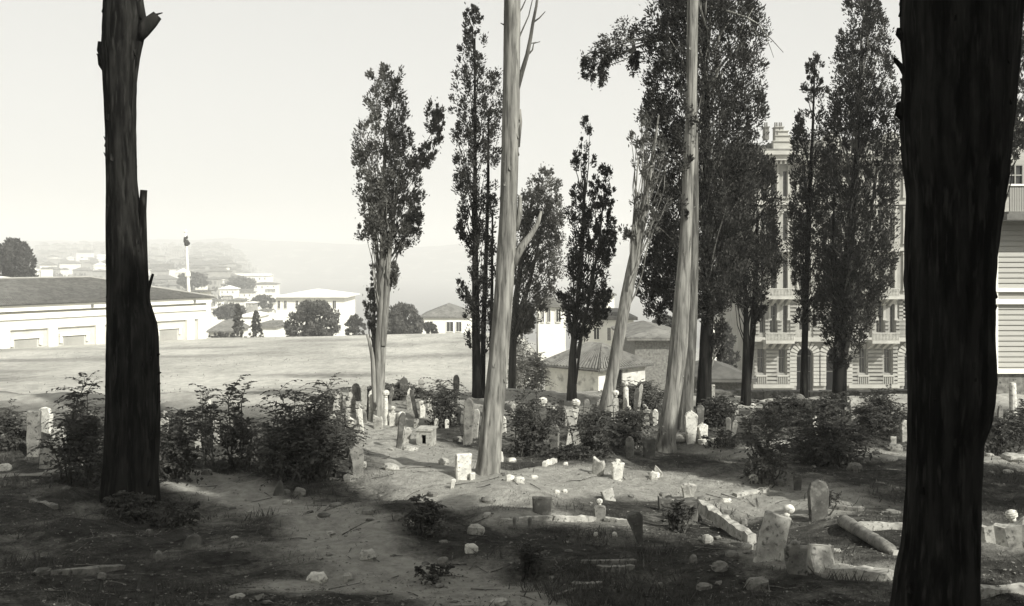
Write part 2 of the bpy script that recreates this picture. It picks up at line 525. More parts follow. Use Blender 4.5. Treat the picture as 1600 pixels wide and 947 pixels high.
def crown_centers(rows, d, rs, count, depth_k=1.0, rim=.5, gaps=False):
    """rows: (v, uL, uR) silhouette in photo pixels at distance d -> clump centres through the crown's volume"""
    rows = sorted(rows)
    vv = np.array([r[0] for r in rows], float); ul = np.array([r[1] for r in rows], float); ur = np.array([r[2] for r in rows], float)
    fine = np.linspace(vv[0], vv[-1], 200)
    wl = np.interp(fine, vv, ul); wr = np.interp(fine, vv, ur)
    p = np.maximum(wr - wl, 5) ** (1.1 if gaps else 1.25); p /= p.sum()
    k = rs.choice(200, size=count, p=p)
    v = fine[k] + rs.uniform(-.5, .5, count) * (fine[1] - fine[0])
    cu = (wl[k] + wr[k]) / 2; hw = (wr[k] - wl[k]) / 2 * (1.04 if gaps else 1)
    th = rs.rand(count) * 2 * math.pi
    r = rs.rand(count) ** rim * (1.0 if gaps else .93)
    x = (cu - 800 + hw * r * np.cos(th)) * d / F
    y = d + hw * r * np.sin(th) * d / F * depth_k
    z = CH - (v - HZ) * d / F
    cx = (cu - 800) * d / F
    if gaps:
        sc = .42
        g = vnoise((x + y * .7) / sc + z / 2.1, z / (sc * 1.8), 7) + vnoise((y - x * .5) / sc, z / (sc * 1.8) + x, 19) + .5 * vnoise(x / .17 + y * 3, z / .3, 29)
        rim_ = r > .6
        keep = (g > -.04 - .24 * rim_) | ((hw < 21) & (g > -.45 - .6 * (hw < 13)))
        x, y, z, cx, hw = x[keep], y[keep], z[keep], cx[keep], hw[keep]
        count = len(x)
    return np.stack([x, y, z], 1), np.stack([cx, np.full(count, d), z], 1), hw * d / F

def bark_trunk(rows, d, name, mt, parent, n=22, ridge=.06, flare=0, seed=0, seglen=.09, flute=.07, ddepth=None, zbase=None):
    """rows: (v, uL, uR[, d offset]) edges of the trunk in photo pixels at distance d"""
    rows = sorted(rows, key=lambda r: -r[0])
    z = np.array([CH - (r[0] - HZ) * d / F for r in rows]); cx = np.array([((r[1] + r[2]) / 2 - 800) * d / F for r in rows])
    rad = np.array([(r[2] - r[1]) / 2 * d / F for r in rows])
    dy = np.array([r[3] if len(r) > 3 else 0 for r in rows], float)
    if zbase is not None and z[0] > zbase:
        z = np.r_[zbase, z]; cx = np.r_[cx[0], cx]; rad = np.r_[rad[0] * 1.15, rad]; dy = np.r_[dy[0], dy]
    m = max(4, int((z[-1] - z[0]) / seglen))
    zz = np.linspace(z[0], z[-1], m)
    c = np.interp(zz, z, cx); r = np.interp(zz, z, rad); yy = d + np.interp(zz, z, dy)
    th = np.arange(n) * 2 * math.pi / n
    T, Zg = np.meshgrid(th, zz)
    nz = fbm(np.cos(T) * 2.2 + seed + Zg * .25, np.sin(T) * 2.2 + Zg * .5, seed, 3)
    nz2 = vnoise(np.cos(T) * 6 + seed, np.sin(T) * 6 + Zg * .35, seed + 5)
    nz3 = vnoise(T * 9, Zg * 9, seed + 11)
    q1 = np.abs(vnoise(np.cos(T) * 11 + seed * 3, np.sin(T) * 11 + Zg * .8, seed + 21)) * 2
    q2 = np.abs(vnoise(np.cos(T) * 5 + seed, np.sin(T) * 5 + Zg * .55, seed + 25)) * 2
    R = r[:, None] * (1 + flute * 2 * nz + ridge * 1.4 * nz2 + ridge * .5 * nz3 + ridge * .9 * (q1 - .5) + ridge * 1.0 * (q2 - .5))
    if flare: R = R * (1 + flare * np.exp(-(Zg - zz[0]) / .28) * (1 + .8 * np.cos(3 * T + seed)))
    Vv = np.stack([c[:, None] + R * np.cos(T), yy[:, None] + R * np.sin(T), Zg], -1).reshape(-1, 3)
    i = np.arange(m - 1)[:, None] * n; j = np.arange(n)[None]; j2 = (j + 1) % n
    q = np.stack([i + j, i + j2, i + n + j2, i + n + j], -1).reshape(-1, 4)
    b = MB(); b.add(Vv, [q, (np.arange(n) + (m - 1) * n)[None]])
    return b.build(name, mt, parent, True)

def bark_tatters(rows, d, count, size, mb, rs):
    """torn strips of bark standing off the trunk"""
    rows = sorted(rows)
    vv = [r[0] for r in rows]; ul = [r[1] for r in rows]; ur = [r[2] for r in rows]
    for _ in range(count):
        v = rs.uniform(max(vv[0], -40), vv[-1] - 20)
        a = rs.rand() * 2 * math.pi
        l = np.interp(v, vv, ul); r = np.interp(v, vv, ur)
        R = (r - l) / 2 * d / F
        c = PT((l + r) / 2, v, d) + np.array([math.cos(a), math.sin(a), 0]) * R * .96
        out = np.array([math.cos(a), math.sin(a), 0]); tn = np.array([-math.sin(a), math.cos(a), 0])
        s = size * (.4 + rs.rand()); up = np.array([0, 0, 1.]) * (1 if rs.rand() < .5 else -1)
        w = s * .45
        p0 = c - tn * w; p1 = c + tn * w; p2 = c + tn * w * .6 + up * s * 1.6 + out * s * .25; p3 = c - tn * w * .5 + up * s * 1.3 + out * s * .4
        q0 = [p - out * .02 for p in (p0, p1, p2, p3)]
        mb.add([p0, p1, p2, p3] + q0, [np.array([(0, 1, 2, 3), (7, 6, 5, 4), (0, 4, 5, 1), (1, 5, 6, 2), (2, 6, 7, 3), (3, 7, 4, 0)])])

def curve(p0, p1, k, rs, wob=.06, sag=0):
    t = np.linspace(0, 1, k)[:, None]
    P = p0 + (p1 - p0) * t
    L = np.linalg.norm(p1 - p0)
    w = rs.normal(size=(k, 3)) * wob * L / k ** .5
    w = np.cumsum(w, 0); w -= w[0] + (w[-1] - w[0]) * t
    P = P + w
    P[:, 2] += sag * 4 * (t[:, 0] * (1 - t[:, 0]))
    return P

def cypress(label, d, crowns, stems, base, leafm='cypress', barkm='bark_brown', limb_m=None, seed=1, dens=1.0, leaf=.074, nper=46, cr=(.11, .24), limbs=40,
            name='cypress_tree', cat='cypress', group='cypresses standing in the cemetery', stem_n=12, rim=.5, depth_k=1.0, limb_r=.012, flare=.25):
    rs = np.random.RandomState(seed)
    bz = float(H((base[0] - 800) * d / F, d))
    t = thing(name, label, cat, ((base[0] - 800) * d / F, d, bz), group)
    for k, st in enumerate(stems):
        bark_trunk(st['rows'], d + st.get('dy', 0), 'trunk', M[st.get('mat', barkm)], t, stem_n, .09, flare if k == 0 else 0, seed * 3 + k, .14, .09, zbase=bz - .15 if st.get('ground', k == 0) else None)
    allV = []; allq = []; off = 0
    lb = MB()
    main = [(CH - (r[0] - HZ) * d / F, ((r[1] + r[2]) / 2 - 800) * d / F) for r in stems[0]['rows']]
    main.sort()
    for k, cw in enumerate(crowns):
        rows = cw['rows']
        area = sum((b[0] - a[0]) * ((a[2] - a[1]) + (b[2] - b[1])) / 2 for a, b in zip(sorted(rows)[:-1], sorted(rows)[1:])) * (d / F) ** 2
        cnt = int(area * 84 * dens * cw.get('dens', 1)) + 8
        CC, OC, hw = crown_centers(rows, d + cw.get('dy', 0), rs, cnt, depth_k, rim, True); cnt = len(CC)
        CR = rs.uniform(cr[0], cr[1], cnt) * np.clip(hw / .5, .55, 1.1) * rs.choice([.42, .6, .85], cnt)
        # the clump reaches past its centre: keep the outline
        V, q = clumps(CC, CR, nper, rs, up=cw.get('up', 1.0), L=leaf, Wd=leaf * .42, elong=1.5, outc=OC)
        allV.append(V); allq.append(q + off); off += len(V)
        # loose single sprays fraying the outline
        e = rs.randint(0, cnt, cnt * 4)
        C1 = CC[e] + (CC[e] - OC[e]) * rs.uniform(-.4, .10, (len(e), 1)) + rs.normal(size=(len(e), 3)) * np.array([.06, .06, .10])
        D1 = rs.normal(size=C1.shape) * .5 + np.array([0, 0, 1.]); D1 /= np.linalg.norm(D1, axis=1)[:, None]
        V, q = leaves(C1, D1, rs.uniform(.7, 1.4, len(e)) * leaf, rs.uniform(.7, 1.3, len(e)) * leaf * .4, rs)
        allV.append(V); allq.append(q + off); off += len(V)
        nl = int(limbs * cw.get('limbs', 1))
        for e in rs.choice(cnt, size=min(nl, cnt), replace=False):
            p1 = CC[e]
            zr = max(p1[2] - rs.uniform(.8, 2.2) * cw.get('rise', 1), min(main[0][0] + (main[-1][0] - main[0][0]) * .25, p1[2] - .2))
            if 'root' in cw:
                p0 = PT(cw['root'][0], cw['root'][1], d + cw.get('dy', 0)); 
            else:
                zr = min(zr, main[-1][0])
                p0 = np.array([np.interp(zr, [a[0] for a in main], [a[1] for a in main]), d, zr])
            P = curve(p0, p1, 6, rs, .06, 0)
            lb.tube(P, np.linspace(limb_r * (1 + rs.rand()), limb_r * .35, 6), 5)
    cm = mesh_from('crown', np.concatenate(allV) - np.array([WL[t.name]]), np.concatenate(allq), M[leafm])
    link('crown', cm, t)
    if limbs: lb.build('branchwork', M[limb_m or barkm], t, True, kind='stuff')
    return t

# ------------------------------------------------------------------ the big building at the right
def arched_panel(mb, y, xa, xb, za, zb, ox0, ox1, sill, spring, arch, thick=.4):
    """wall panel with one opening; arch = True gives a round head"""
    def Q(a, b, c, d): mb.poly([a, b, c, d])
    Q((xa, y, za), (ox0, y, za), (ox0, y, zb), (xa, y, zb))
    Q((ox1, y, za), (xb, y, za), (xb, y, zb), (ox1, y, zb))
    if sill > za: Q((ox0, y, za), (ox1, y, za), (ox1, y, sill), (ox0, y, sill))
    r = (ox1 - ox0) / 2; c = (ox0 + ox1) / 2
    if arch:
        n = 10
        pts = [(c - r * math.cos(math.pi * k / n), spring + r * math.sin(math.pi * k / n)) for k in range(n + 1)]
    else:
        pts = [(ox0, spring), (ox1, spring)]
    for (a, az), (b, bz_) in zip(pts[:-1], pts[1:]):
        Q((a, y, az), (b, y, bz_), (b, y, zb), (a, y, zb))
    out = [(ox0, sill)] + pts + [(ox1, sill)]
    for (a, az), (b, bz_) in zip(out, out[1:] + out[:1]):
        Q((a, y, az), (a, y + thick, az), (b, y + thick, bz_), (b, y, bz_))

def window(parent, x0, x1, z0, z1, y, arch=False, frame='plaster_grey', pane='glass', bars=True, name='window'):
    """frame with its glazing bars, set at y (front), pane behind"""
    f = MB(); w = min(.07, (x1 - x0) * .1)
    r = (x1 - x0) / 2
    f.box(x0, x0 + w, y, y + .06, z0, z1); f.box(x1 - w, x1, y, y + .06, z0, z1)
    f.box(x0 + w, x1 - w, y, y + .06, z0, z0 + w); f.box(x0 + w, x1 - w, y, y + .06, z1 - w, z1)
    if bars:
        c = (x0 + x1) / 2
        f.box(c - w * .35, c + w * .35, y + .005, y + .05, z0 + w, z1 - w)
        zc = z0 + (z1 - z0) * .62
        f.box(x0 + w, c - w * .35, y + .008, y + .05, zc - w * .35, zc + w * .35)
        f.box(c + w * .35, x1 - w, y + .008, y + .05, zc - w * .35, zc + w * .35)
    fo = f.build(name, M[frame], parent)
    p = MB()
    zt = z1 + (r if arch else 0)
    p.box(x0, x1, y + .065, y + .085, z0, zt)
    p.build('pane', M[pane], fo)
    return fo

def grand_building():
    d = 75.0; s = d / F
    x_ = lambda u: (u - 800) * s
    z_ = lambda v: CH - (v - HZ) * s
    t = thing('apartment_building', 'ornate pale stone apartment block with rusticated ground floor and balconies, behind the cypresses at right', 'building', (x_(1300), d, float(H(x_(1300), d))))
    y = d
    xL, xR = x_(1178), x_(1470)
    wall = MB()
    bays = [(1178, 1205, 1189, 11), (1205, 1238, 1222, 11), (1238, 1281, 1257, 26), (1281, 1331, 1305, 30), (1331, 1367, 1348, 11), (1367, 1402, 1387, 11), (1402, 1470, 1425, 26)]
    up1 = [(1178, 1199, 1191, 8), (1199, 1219, 1208, 12), (1219, 1238, 1227, 7), (1238, 1281, 1257, 17), (1281, 1331, 1305, 17), (1331, 1364, 1355, 8), (1364, 1386, 1375, 12), (1386, 1402, 1394, 7), (1402, 1470, 1425, 17)]
    wb = z_(660)
    # ground storey 531..625
    for a, b, c, w in bays:
        big = w > 20
        o0, o1 = x_(c - w / 2), x_(c + w / 2)
        r = (o1 - o0) / 2
        sill, spr = (z_(622), z_(556)) if big else (z_(583), z_(545))
        arched_panel(wall, y, x_(a), x_(b), wb, z_(531), o0, o1, sill, spr, big)
        window(t, o0 + .02, o1 - .02, sill, spr, y + .28, big, frame='shutter' if big else 'plaster_grey', pane='black' if big else 'glass')
    lv = [(531, 463), (463, 390), (390, 318), (318, 252)]
    for k, (vb, vt) in enumerate(lv):
        for a, b, c, w in up1:
            o0, o1 = x_(c - w / 2), x_(c + w / 2)
            hgt = vb - vt
            sv = vb - 14 if w > 14 else vb - 11
            tv = vt + 15 if w <= 12 else vt + 22
            arched_panel(wall, y, x_(a), x_(b), z_(vb), z_(vt), o0, o1, z_(sv), z_(tv), k in (0, 2))
            window(t, o0 + .02, o1 - .02, z_(sv), z_(tv), y + .28, k in (0, 2))
    # sides, back, core
    wall.poly([(xL, y, wb), (xL, y, z_(252)), (xL, y + 13, z_(252)), (xL, y + 13, wb)])
    wall.poly([(xR, y, wb), (xR, y + 13, wb), (xR, y + 13, z_(252)), (xR, y, z_(252))])
    wall.box(xL + .01, xR - .01, y + .42, y + 12.9, wb, z_(250))
    wall.build('wall', M['facade'], t)
    # trim: ledges, cornice
    def ledge(v0, v1, out, u0=1176, u1=1471, nm='ledge', m='facade_pale'):
        b = MB(); b.box(x_(u0), x_(u1), y - out, y - .003, z_(v1), z_(v0)); return b.build(nm, M[m], t)
    ledge(527, 533, .5); ledge(461, 467, .55); ledge(387, 392, .3); ledge(315, 320, .3)
    ledge(600, 606, .22, 1176, 1240, 'plinth_ledge'); ledge(600, 606, .22, 1325, 1404, 'plinth_ledge')
    ledge(244, 252, .9, 1174, 1473, 'cornice'); ledge(238, 243.9, 1.15, 1172, 1475, 'cornice')
    b = MB()
    for u in np.arange(1180, 1468, 7.0): b.box(x_(u), x_(u + 3), y - .75, y - .004, z_(257), z_(252.2))
    b.build('cornice_bracket', M['facade_pale'], t, kind='stuff')
    # grooved courses on the ground storey and the corner strips above
    b = MB(); h = 4.9
    def courses(ua, ub, va, vb, out):
        v = va
        while v < vb - 2:
            b.box(x_(ua), x_(ub), y - out, y - .002, z_(min(v + h, vb)), z_(v + 1.2)); v += h + 1.1
    edges = [1178]
    for (a, bb, c, w) in bays: edges += [c - w / 2 - (10 if w > 20 else 1.5), c + w / 2 + (10 if w > 20 else 1.5)]
    edges.append(1470)
    for k in range(0, len(edges), 2): 
        if edges[k + 1] - edges[k] > 2: courses(edges[k], edges[k + 1], 534, 599, .17)
    for ua, ub in ((1195, 1202), (1214, 1222), (1361, 1368), (1382, 1389), (1399, 1417)):
        courses(ua, ub, 497, 526, .17)
    for ua, ub in ((1178, 1186), (1234, 1244), (1270, 1290), (1318, 1334), (1404, 1416), (1436, 1470)):
        for (vb, vt) in lv[:1]: courses(ua, ub, vt + 6, vb - 4, .14)
    b.build('rusticated_course', M['facade'], t, kind='stuff')
    # radiating arch stones
    b = MB()
    for (a, bb, c, w) in bays:
        if w < 20: continue
        r0 = w / 2 * s; r1 = r0 + 11 * s; cx = x_(c); cz = z_(556)
        for k in range(11):
            a0 = math.pi * k / 11 + .035; a1 = math.pi * (k + 1) / 11 - .035
            P = [(cx + r * math.cos(q_), cz + r * math.sin(q_)) for r, q_ in ((r0, a0), (r1, a0), (r1, a1), (r0, a1))]
            Vv = [(p[0], y - .2, p[1]) for p in P] + [(p[0], y - .002, p[1]) for p in P]
            b.add(Vv, [np.array([(0, 1, 2, 3), (0, 4, 5, 1), (1, 5, 6, 2), (2, 6, 7, 3), (3, 7, 4, 0)])])
        for sg in (-1, 1):
            xx = cx + sg * (r0 + 5.5 * s)
            for vv in np.arange(557, 599, 5.8): b.box(xx - 5.4 * s, xx + 5.4 * s, y - .18, y - .002, z_(vv + 4.9), z_(vv))
    b.build('arch_stone', M['facade_pale'], t, kind='stuff')
    # pilasters between the upper windows
    for u in (1186, 1202, 1215, 1232, 1246, 1268, 1293, 1317, 1335, 1369, 1381, 1399, 1412, 1438):
        for (vb, vt) in lv:
            p = MB(); zt, zb_ = z_(vt + 7), z_(vb - (12 if vb != 531 else 34))
            p.box(x_(u - 1.8), x_(u + 1.8), y - .14, y - .003, zb_, zt)
            p.box(x_(u - 2.7), x_(u + 2.7), y - .2, y - .003, zt, zt + .14)
            p.box(x_(u - 2.7), x_(u + 2.7), y - .2, y - .003, zb_ - .14, zb_)
            p.build('pilaster', M['facade_pale'], t)
    # arched hoods over first-floor windows
    for (a, bb, c, w) in up1:
        for (k, (vb, vt)) in enumerate(lv):
            if k not in (0, 2): continue
            tv = vt + 15 if w <= 12 else vt + 22
            r0 = w / 2 * s; cx = x_(c); cz = z_(tv)
            p = MB(); r1 = r0 + .13
            for q_ in range(8):
                a0 = math.pi * q_ / 8; a1 = math.pi * (q_ + 1) / 8
                P = [(cx + r * math.cos(e), cz + r * math.sin(e)) for r, e in ((r0, a0), (r1, a0), (r1, a1), (r0, a1))]
                p.add([(e[0], y - .17, e[1]) for e in P] + [(e[0], y - .002, e[1]) for e in P], [np.array([(0, 1, 2, 3), (1, 5, 6, 2), (3, 7, 4, 0)])])
            p.build('window_hood', M['facade_pale'], t)
    # balconies
    for uc, k in ((1211, 0), (1373, 0), (1211, 1), (1373, 1), (1211, 2), (1373, 2)):
        v0 = lv[k][0]
        hw = 22 if uc < 1300 else 21
        sl_ = MB(); sl_.box(x_(uc - hw), x_(uc + hw), y - 1.5, y - .36, z_(v0 + 3.2), z_(v0 - 1.5))
        for e in (-.78, -.28, .28, .78):
            cx = x_(uc + e * hw)
            sl_.add([(cx - .11, y - .01, z_(v0 + 3.3)), (cx + .11, y - .01, z_(v0 + 3.3)), (cx + .11, y - 1.35, z_(v0 + 3.3)), (cx - .11, y - 1.35, z_(v0 + 3.3)), (cx - .11, y - .01, z_(v0 + 15)), (cx + .11, y - .01, z_(v0 + 15))],
                    [np.array([(0, 1, 2, 3), (3, 2, 5, 4), (0, 4, 5, 1)]), np.array([(0, 3, 4), (1, 5, 2)])])
        bal = sl_.build('balcony', M['facade_pale'], t)
        rl = MB(); rl.box(x_(uc - hw), x_(uc + hw), y - 1.49, y - 1.38, z_(v0 - 13.5), z_(v0 - 12))
        rl.build('rail', M['facade_pale'], bal)
        bb_ = MB()
        for u in np.arange(uc - hw + .8, uc + hw, 2.2):
            bb_.tube([(x_(u), y - 1.44, z_(v0 - 1.4)), (x_(u), y - 1.44, z_(v0 - 5)), (x_(u), y - 1.44, z_(v0 - 9)), (x_(u), y - 1.44, z_(v0 - 12.1))], [.04, .055, .03, .04], 5)
        bb_.build('baluster', M['facade_pale'], bal, kind='stuff')
    # ground-floor window guards
    for uc in (1189, 1222, 1348, 1387):
        p = MB(); p.box(x_(uc - 9), x_(uc + 9), y - .24, y - .1, z_(588), z_(585.5))
        for u in np.arange(uc - 8, uc + 8.1, 3.2): p.box(x_(u - .7), x_(u + .7), y - .2, y - .1, z_(599.5), z_(588.1))
        p.build('window_guard', M['facade_pale'], t)
    # roof: stepped attic, parapet, chimneys
    rf = MB(); rf.box(xL - .2, xR + .2, y - .3, y + 13, z_(237.8), z_(233))
    for k in range(5):
        e = k * .5
        rf.box(xL + .3 + e, xR - .3 - e, y + .2 + e, y + 12.5 - e, z_(233 - 4 * k), z_(229 - 4 * k) )
    ro = rf.build('roof', M['roof'], t)
    for u0, u1, va, vb in ((1207, 1237, 222, 234), (1210, 1234, 213, 221.8), (1214, 1230, 206, 212.8)):
        p = MB(); p.box(x_(u0), x_(u1), y - .28, y + .2, z_(vb), z_(va)); p.box(x_(u0 - 1), x_(u1 + 1), y - .38, y + .25, z_(va), z_(va - 1.4)); p.build('gable_step', M['facade_pale'], t)
    for uc in (1392, 1300):
        p = MB(); r = 14 * s; cx = x_(uc); cz = z_(222)
        pts = [(cx - r, z_(236)), (cx + r, z_(236))] + [(cx + r * math.cos(a), cz + r * 1.1 * math.sin(a)) for a in np.linspace(0, math.pi, 11)]
        n = len(pts)
        p.add([(a, y - .26, b_) for a, b_ in pts] + [(a, y + .6, b_) for a, b_ in pts], [np.arange(n)[None], (np.arange(n) + n)[::-1][None], np.array([(k, (k + 1) % n, (k + 1) % n + n, k + n) for k in range(n)])])
        p.build('curved_gable', M['facade_pale'], t)
    for u in (1203, 1219, 1226):
        c = MB(); c.box(x_(u - 3), x_(u + 3), y + .8, y + 1.6, z_(216), z_(197)); c.box(x_(u - 3.8), x_(u + 3.8), y + .7, y + 1.7, z_(197), z_(195.5))
        co = c.build('chimney', M['stone_grey' if u < 1210 else 'facade_pale'], t)
        for e in (-1.5, 1.5):
            p = MB(); p.tube([(x_(u + e), y + 1.2, z_(195.5)), (x_(u + e), y + 1.2, z_(188))], [.06, .05], 6); p.build('chimney_pot', M['roof'], co)
    return t
grand_building()

# ------------------------------------------------------------------ the boarded house at the far right
def board_house():
    d = 30.0; s = d / F
    x_ = lambda u: (u - 800) * s
    z_ = lambda v: CH - (v - HZ) * s
    zb = z_(672)
    t = thing('wooden_house', 'white boarded house with a balcony at the right edge, partly behind the great dark trunk', 'house', (x_(1640), d, zb))
    xL, xR = x_(1550), x_(1790)
    w = MB(); w.box(xL, xR, d, d + 4.6, zb, z_(345)); w.build('wall', M['clap'], t)
    v = 352
    base = None
    while v < 576:
        if not (452 < v < 472):
            p = MB(); p.add([(xL, d - .045, z_(v + 8)), (xR, d - .045, z_(v + 8)), (xR, d - .012, z_(v + .3)), (xL, d - .012, z_(v + .3)),
                             (xL, d + .0, z_(v + 8)), (xR, d + .0, z_(v + 8))], [np.array([(0, 1, 2, 3), (0, 4, 5, 1)])])
            p.box(xL - .03, xL - .004, d, d + 4.6, z_(v + 8), z_(v + 1))
            p.build('board', M['clap'], t)
        v += 8.2
    for v0, v1, o in ((450, 456, .10), (467, 475, .14), (576, 583, .16)):
        b = MB(); b.box(xL - .05, xR, d - o, d - .047, z_(v1), z_(v0)); b.build('band', M['paint_white'], t)
    b = MB(); b.box(xL - .02, xL + .14, d - .07, d - .05, z_(576), z_(346)); b.build('corner_board', M['paint_white'], t)
    b = MB(); b.box(xL, xR, d - .06, d - .001, z_(672), z_(583.2)); b.build('plinth', M['stone_grey'], t)
    # canopy / balcony floor
    b = MB(); b.box(x_(1553), xR, d - .8, d - .05, z_(345), z_(336)); b.box(x_(1558), xR, d - .7, d + 4, z_(336), z_(332)); b.build('balcony_floor', M['shutter'], t)
    # balcony panel of upright boards, balusters, upper wall
    for u in np.arange(1561, 1586, 3.6):
        b = MB(); b.box(x_(u), x_(u + 3.0), d - .66, d - .6, z_(331.9), z_(293)); b.build('panel_board', M['plaster_grey'], t)
    b = MB(); b.box(x_(1559), x_(1586), d - .7, d - .56, z_(293), z_(290)); b.build('rail', M['paint_white'], t)
    b = MB(); b.box(x_(1587), xR, d - .7, d - .56, z_(305), z_(302)); 
    for u in np.arange(1589, 1700, 7): b.box(x_(u), x_(u + 2.6), d - .66, d - .6, z_(331.9), z_(305.2))
    b.build('balustrade', M['paint_white'], t)
    w = MB(); w.box(x_(1572), xR, d + .9, d + 4.4, z_(331.9), z_(185)); w.build('upper_wall', M['clap'], t)
    window(t, x_(1594), x_(1622), z_(300), z_(252), d + .82)
    b = MB(); b.box(x_(1566), xR, d + .6, d + 4.6, z_(185), z_(179)); b.build('eave', M['paint_white'], t)
    b = MB(); b.box(x_(1583), xR, d + .8, d + .9, z_(153), z_(150))
    for u in np.arange(1585, 1700, 6.5): b.box(x_(u), x_(u + 2), d + .82, d + .88, z_(179), z_(153.1))
    b.build('roof_railing', M['plaster_grey'], t)
    window(t, x_(1605), x_(1640), z_(560), z_(490), d - .08)
    return t
board_house()

# ------------------------------------------------------------------ other houses
def hip_roof(mb, x0, x1, y0, y1, z0, z1, inset=None, gable=False, over=.3, th=.15):
    x0 -= over; x1 += over; y0 -= over; y1 += over
    yc = (y0 + y1) / 2; xc = (x0 + x1) / 2
    if x1 - x0 >= y1 - y0:
        i = 0 if gable else (inset if inset is not None else (y1 - y0) / 2)
        a, b = (x0 + i, yc, z1), (x1 - i, yc, z1)
        V = [(x0, y0, z0), (x1, y0, z0), (x1, y1, z0), (x0, y1, z0), a, b]
        mb.add(V, [np.array([(0, 1, 5, 4), (2, 3, 4, 5), (3, 2, 1, 0)]), np.array([(1, 2, 5), (3, 0, 4)])])
    else:
        i = 0 if gable else (inset if inset is not None else (x1 - x0) / 2)
        a, b = (xc, y0 + i, z1), (xc, y1 - i, z1)
        V = [(x0, y0, z0), (x1, y0, z0), (x1, y1, z0), (x0, y1, z0), a, b]
        mb.add(V, [np.array([(1, 2, 5, 4), (3, 0, 4, 5), (3, 2, 1, 0)]), np.array([(0, 1, 4), (2, 3, 5)])])
    mb.box(x0 + .02, x1 - .02, y0 + .02, y1 - .02, z0 - th, z0 - .003)

def house(label, u0, u1, vt, d, depth=8, vr=None, roof='hip', wm='plaster', rm='roof', wins=(), cat='house', name='house', group=None, yaw=0, base=None, winm='glass', over=.3, chim=()):
    s = d / F; x_ = lambda u: (u - 800) * s; z_ = lambda v: CH - (v - HZ) * s
    zb = float(min(H(x_(u0), d), H(x_(u1), d), H(x_(u0), d + depth), H(x_(u1), d + depth))) - .4 if base is None else z_(base)
    piv = (x_(u0), d, zb)
    t = thing(name, label, cat, piv, group)
    w = MB(); w.box(x_(u0), x_(u1), d, d + depth, zb, z_(vt)); w.rot(yaw, piv).build('wall', M[wm], t, origin=piv)
    r = MB()
    if roof == 'flat':
        r.box(x_(u0) - over, x_(u1) + over, d - over, d + depth + over, z_(vt) + .003, z_(vt) + .25)
        if vr is not None: r.box(x_(u0) + .6, x_(u1) - .6, d + .8, d + depth - .8, z_(vt) + .25, z_(vr))
    else:
        hip_roof(r, x_(u0), x_(u1), d, d + depth, z_(vt) + .18, z_(vr), gable=(roof == 'gable'), over=over)
    ro = r.rot(yaw, piv).build('roof', M[rm], t, origin=piv)
    for cu, cv in chim:
        c = MB(); c.box(x_(cu) - .35, x_(cu) + .35, d + depth * .4, d + depth * .4 + .7, z_(vr if vr else vt) - .5, z_(cv)); c.rot(yaw, piv).build('chimney', M['plaster_grey'], ro, origin=piv)
    for (a, b, c, e) in wins:
        f = MB(); x0, x1, z0, z1 = x_(a), x_(b), z_(e), z_(c)
        q_ = max(.06, (x1 - x0) * .08)
        f.box(x0 - q_, x0, d - .08, d - .003, z0 - q_, z1 + q_); f.box(x1, x1 + q_, d - .08, d - .003, z0 - q_, z1 + q_)
        f.box(x0, x1, d - .08, d - .003, z1, z1 + q_); f.box(x0, x1, d - .12, d - .003, z0 - q_, z0)
        xc = (x0 + x1) / 2; f.box(xc - q_ * .25, xc + q_ * .25, d - .06, d - .03, z0, z1)
        fo = f.rot(yaw, piv).build('window', M['paint_white'], t, origin=piv)
        p = MB(); p.box(x0, x1, d - .025, d - .004, z0, z1); p.rot(yaw, piv).build('pane', M[winm], fo, origin=piv)
    return t

house('low white house with grey tiled roof and two dark windows, just beyond the field', 658, 733, 497, 135, 12, 478, wins=[(698, 708, 503, 518), (713, 721, 503, 518)], rm='roof')
house('small white house rising behind the low grey-roofed one', 683, 712, 486, 170, 6, 480, roof='flat')
house('large white house with shallow roof beside the round bush beyond the field', 431, 537, 465, 190, 14, 453, wins=[(434, 438, 470, 482), (444, 448, 470, 482), (462, 466, 470, 482), (476, 481, 470, 482), (500, 505, 470, 482), (520, 525, 470, 482)], rm='plaster', over=.8)
house('white house with a steep gabled front and two tall windows, right of the pale trunk', 841, 884, 480, 105, 8, 466, roof='gable', wins=[(846, 850, 483, 503), (855, 860, 483, 503), (869, 876, 483, 503)], over=.4)
house('white two-storey house with three dark windows behind the stone hut', 918, 990, 500, 88, 8, 488, roof='flat', wins=[(928, 936, 512, 530), (949, 954, 512, 532), (980, 986, 512, 535), (966, 971, 512, 532)])
house('pale tower-like house above the cypresses, right of centre', 938, 960, 462, 150, 6, 456, roof='flat', wins=[(944, 949, 468, 478)])
house('house under a broad tiled roof between the leaning tree and the pale trunks', 992, 1068, 532, 62, 9, 513, wm='stone_grey', rm='roof', over=.5)
house('dark-roofed low shed seen between the trunks left of the stone block', 1104, 1166, 597, 46, 5, 574, wm='stone_dark', rm='roof_dark', over=.4)
house('pale house with flat roof low in the trees left of the stone block', 1112, 1152, 500, 140, 8, 492, roof='flat', rm='roof')
house('white outbuilding at the left edge under the round dark tree', -60, 11, 441, 125, 6, 432, wm='plaster', rm='plaster', roof='hip')
house('low white wall-like house right of the barracks, behind two young conifers', 326, 362, 520, 128, 8, 502, rm='roof')
house('pale terrace house stepped below the white house left of the round bush', 398, 432, 512, 150, 8, 505, roof='flat', wm='plaster')
house('small white house with lean-to among conifers beyond the field', 372, 402, 496, 165, 8, 489, wm='plaster', rm='plaster')
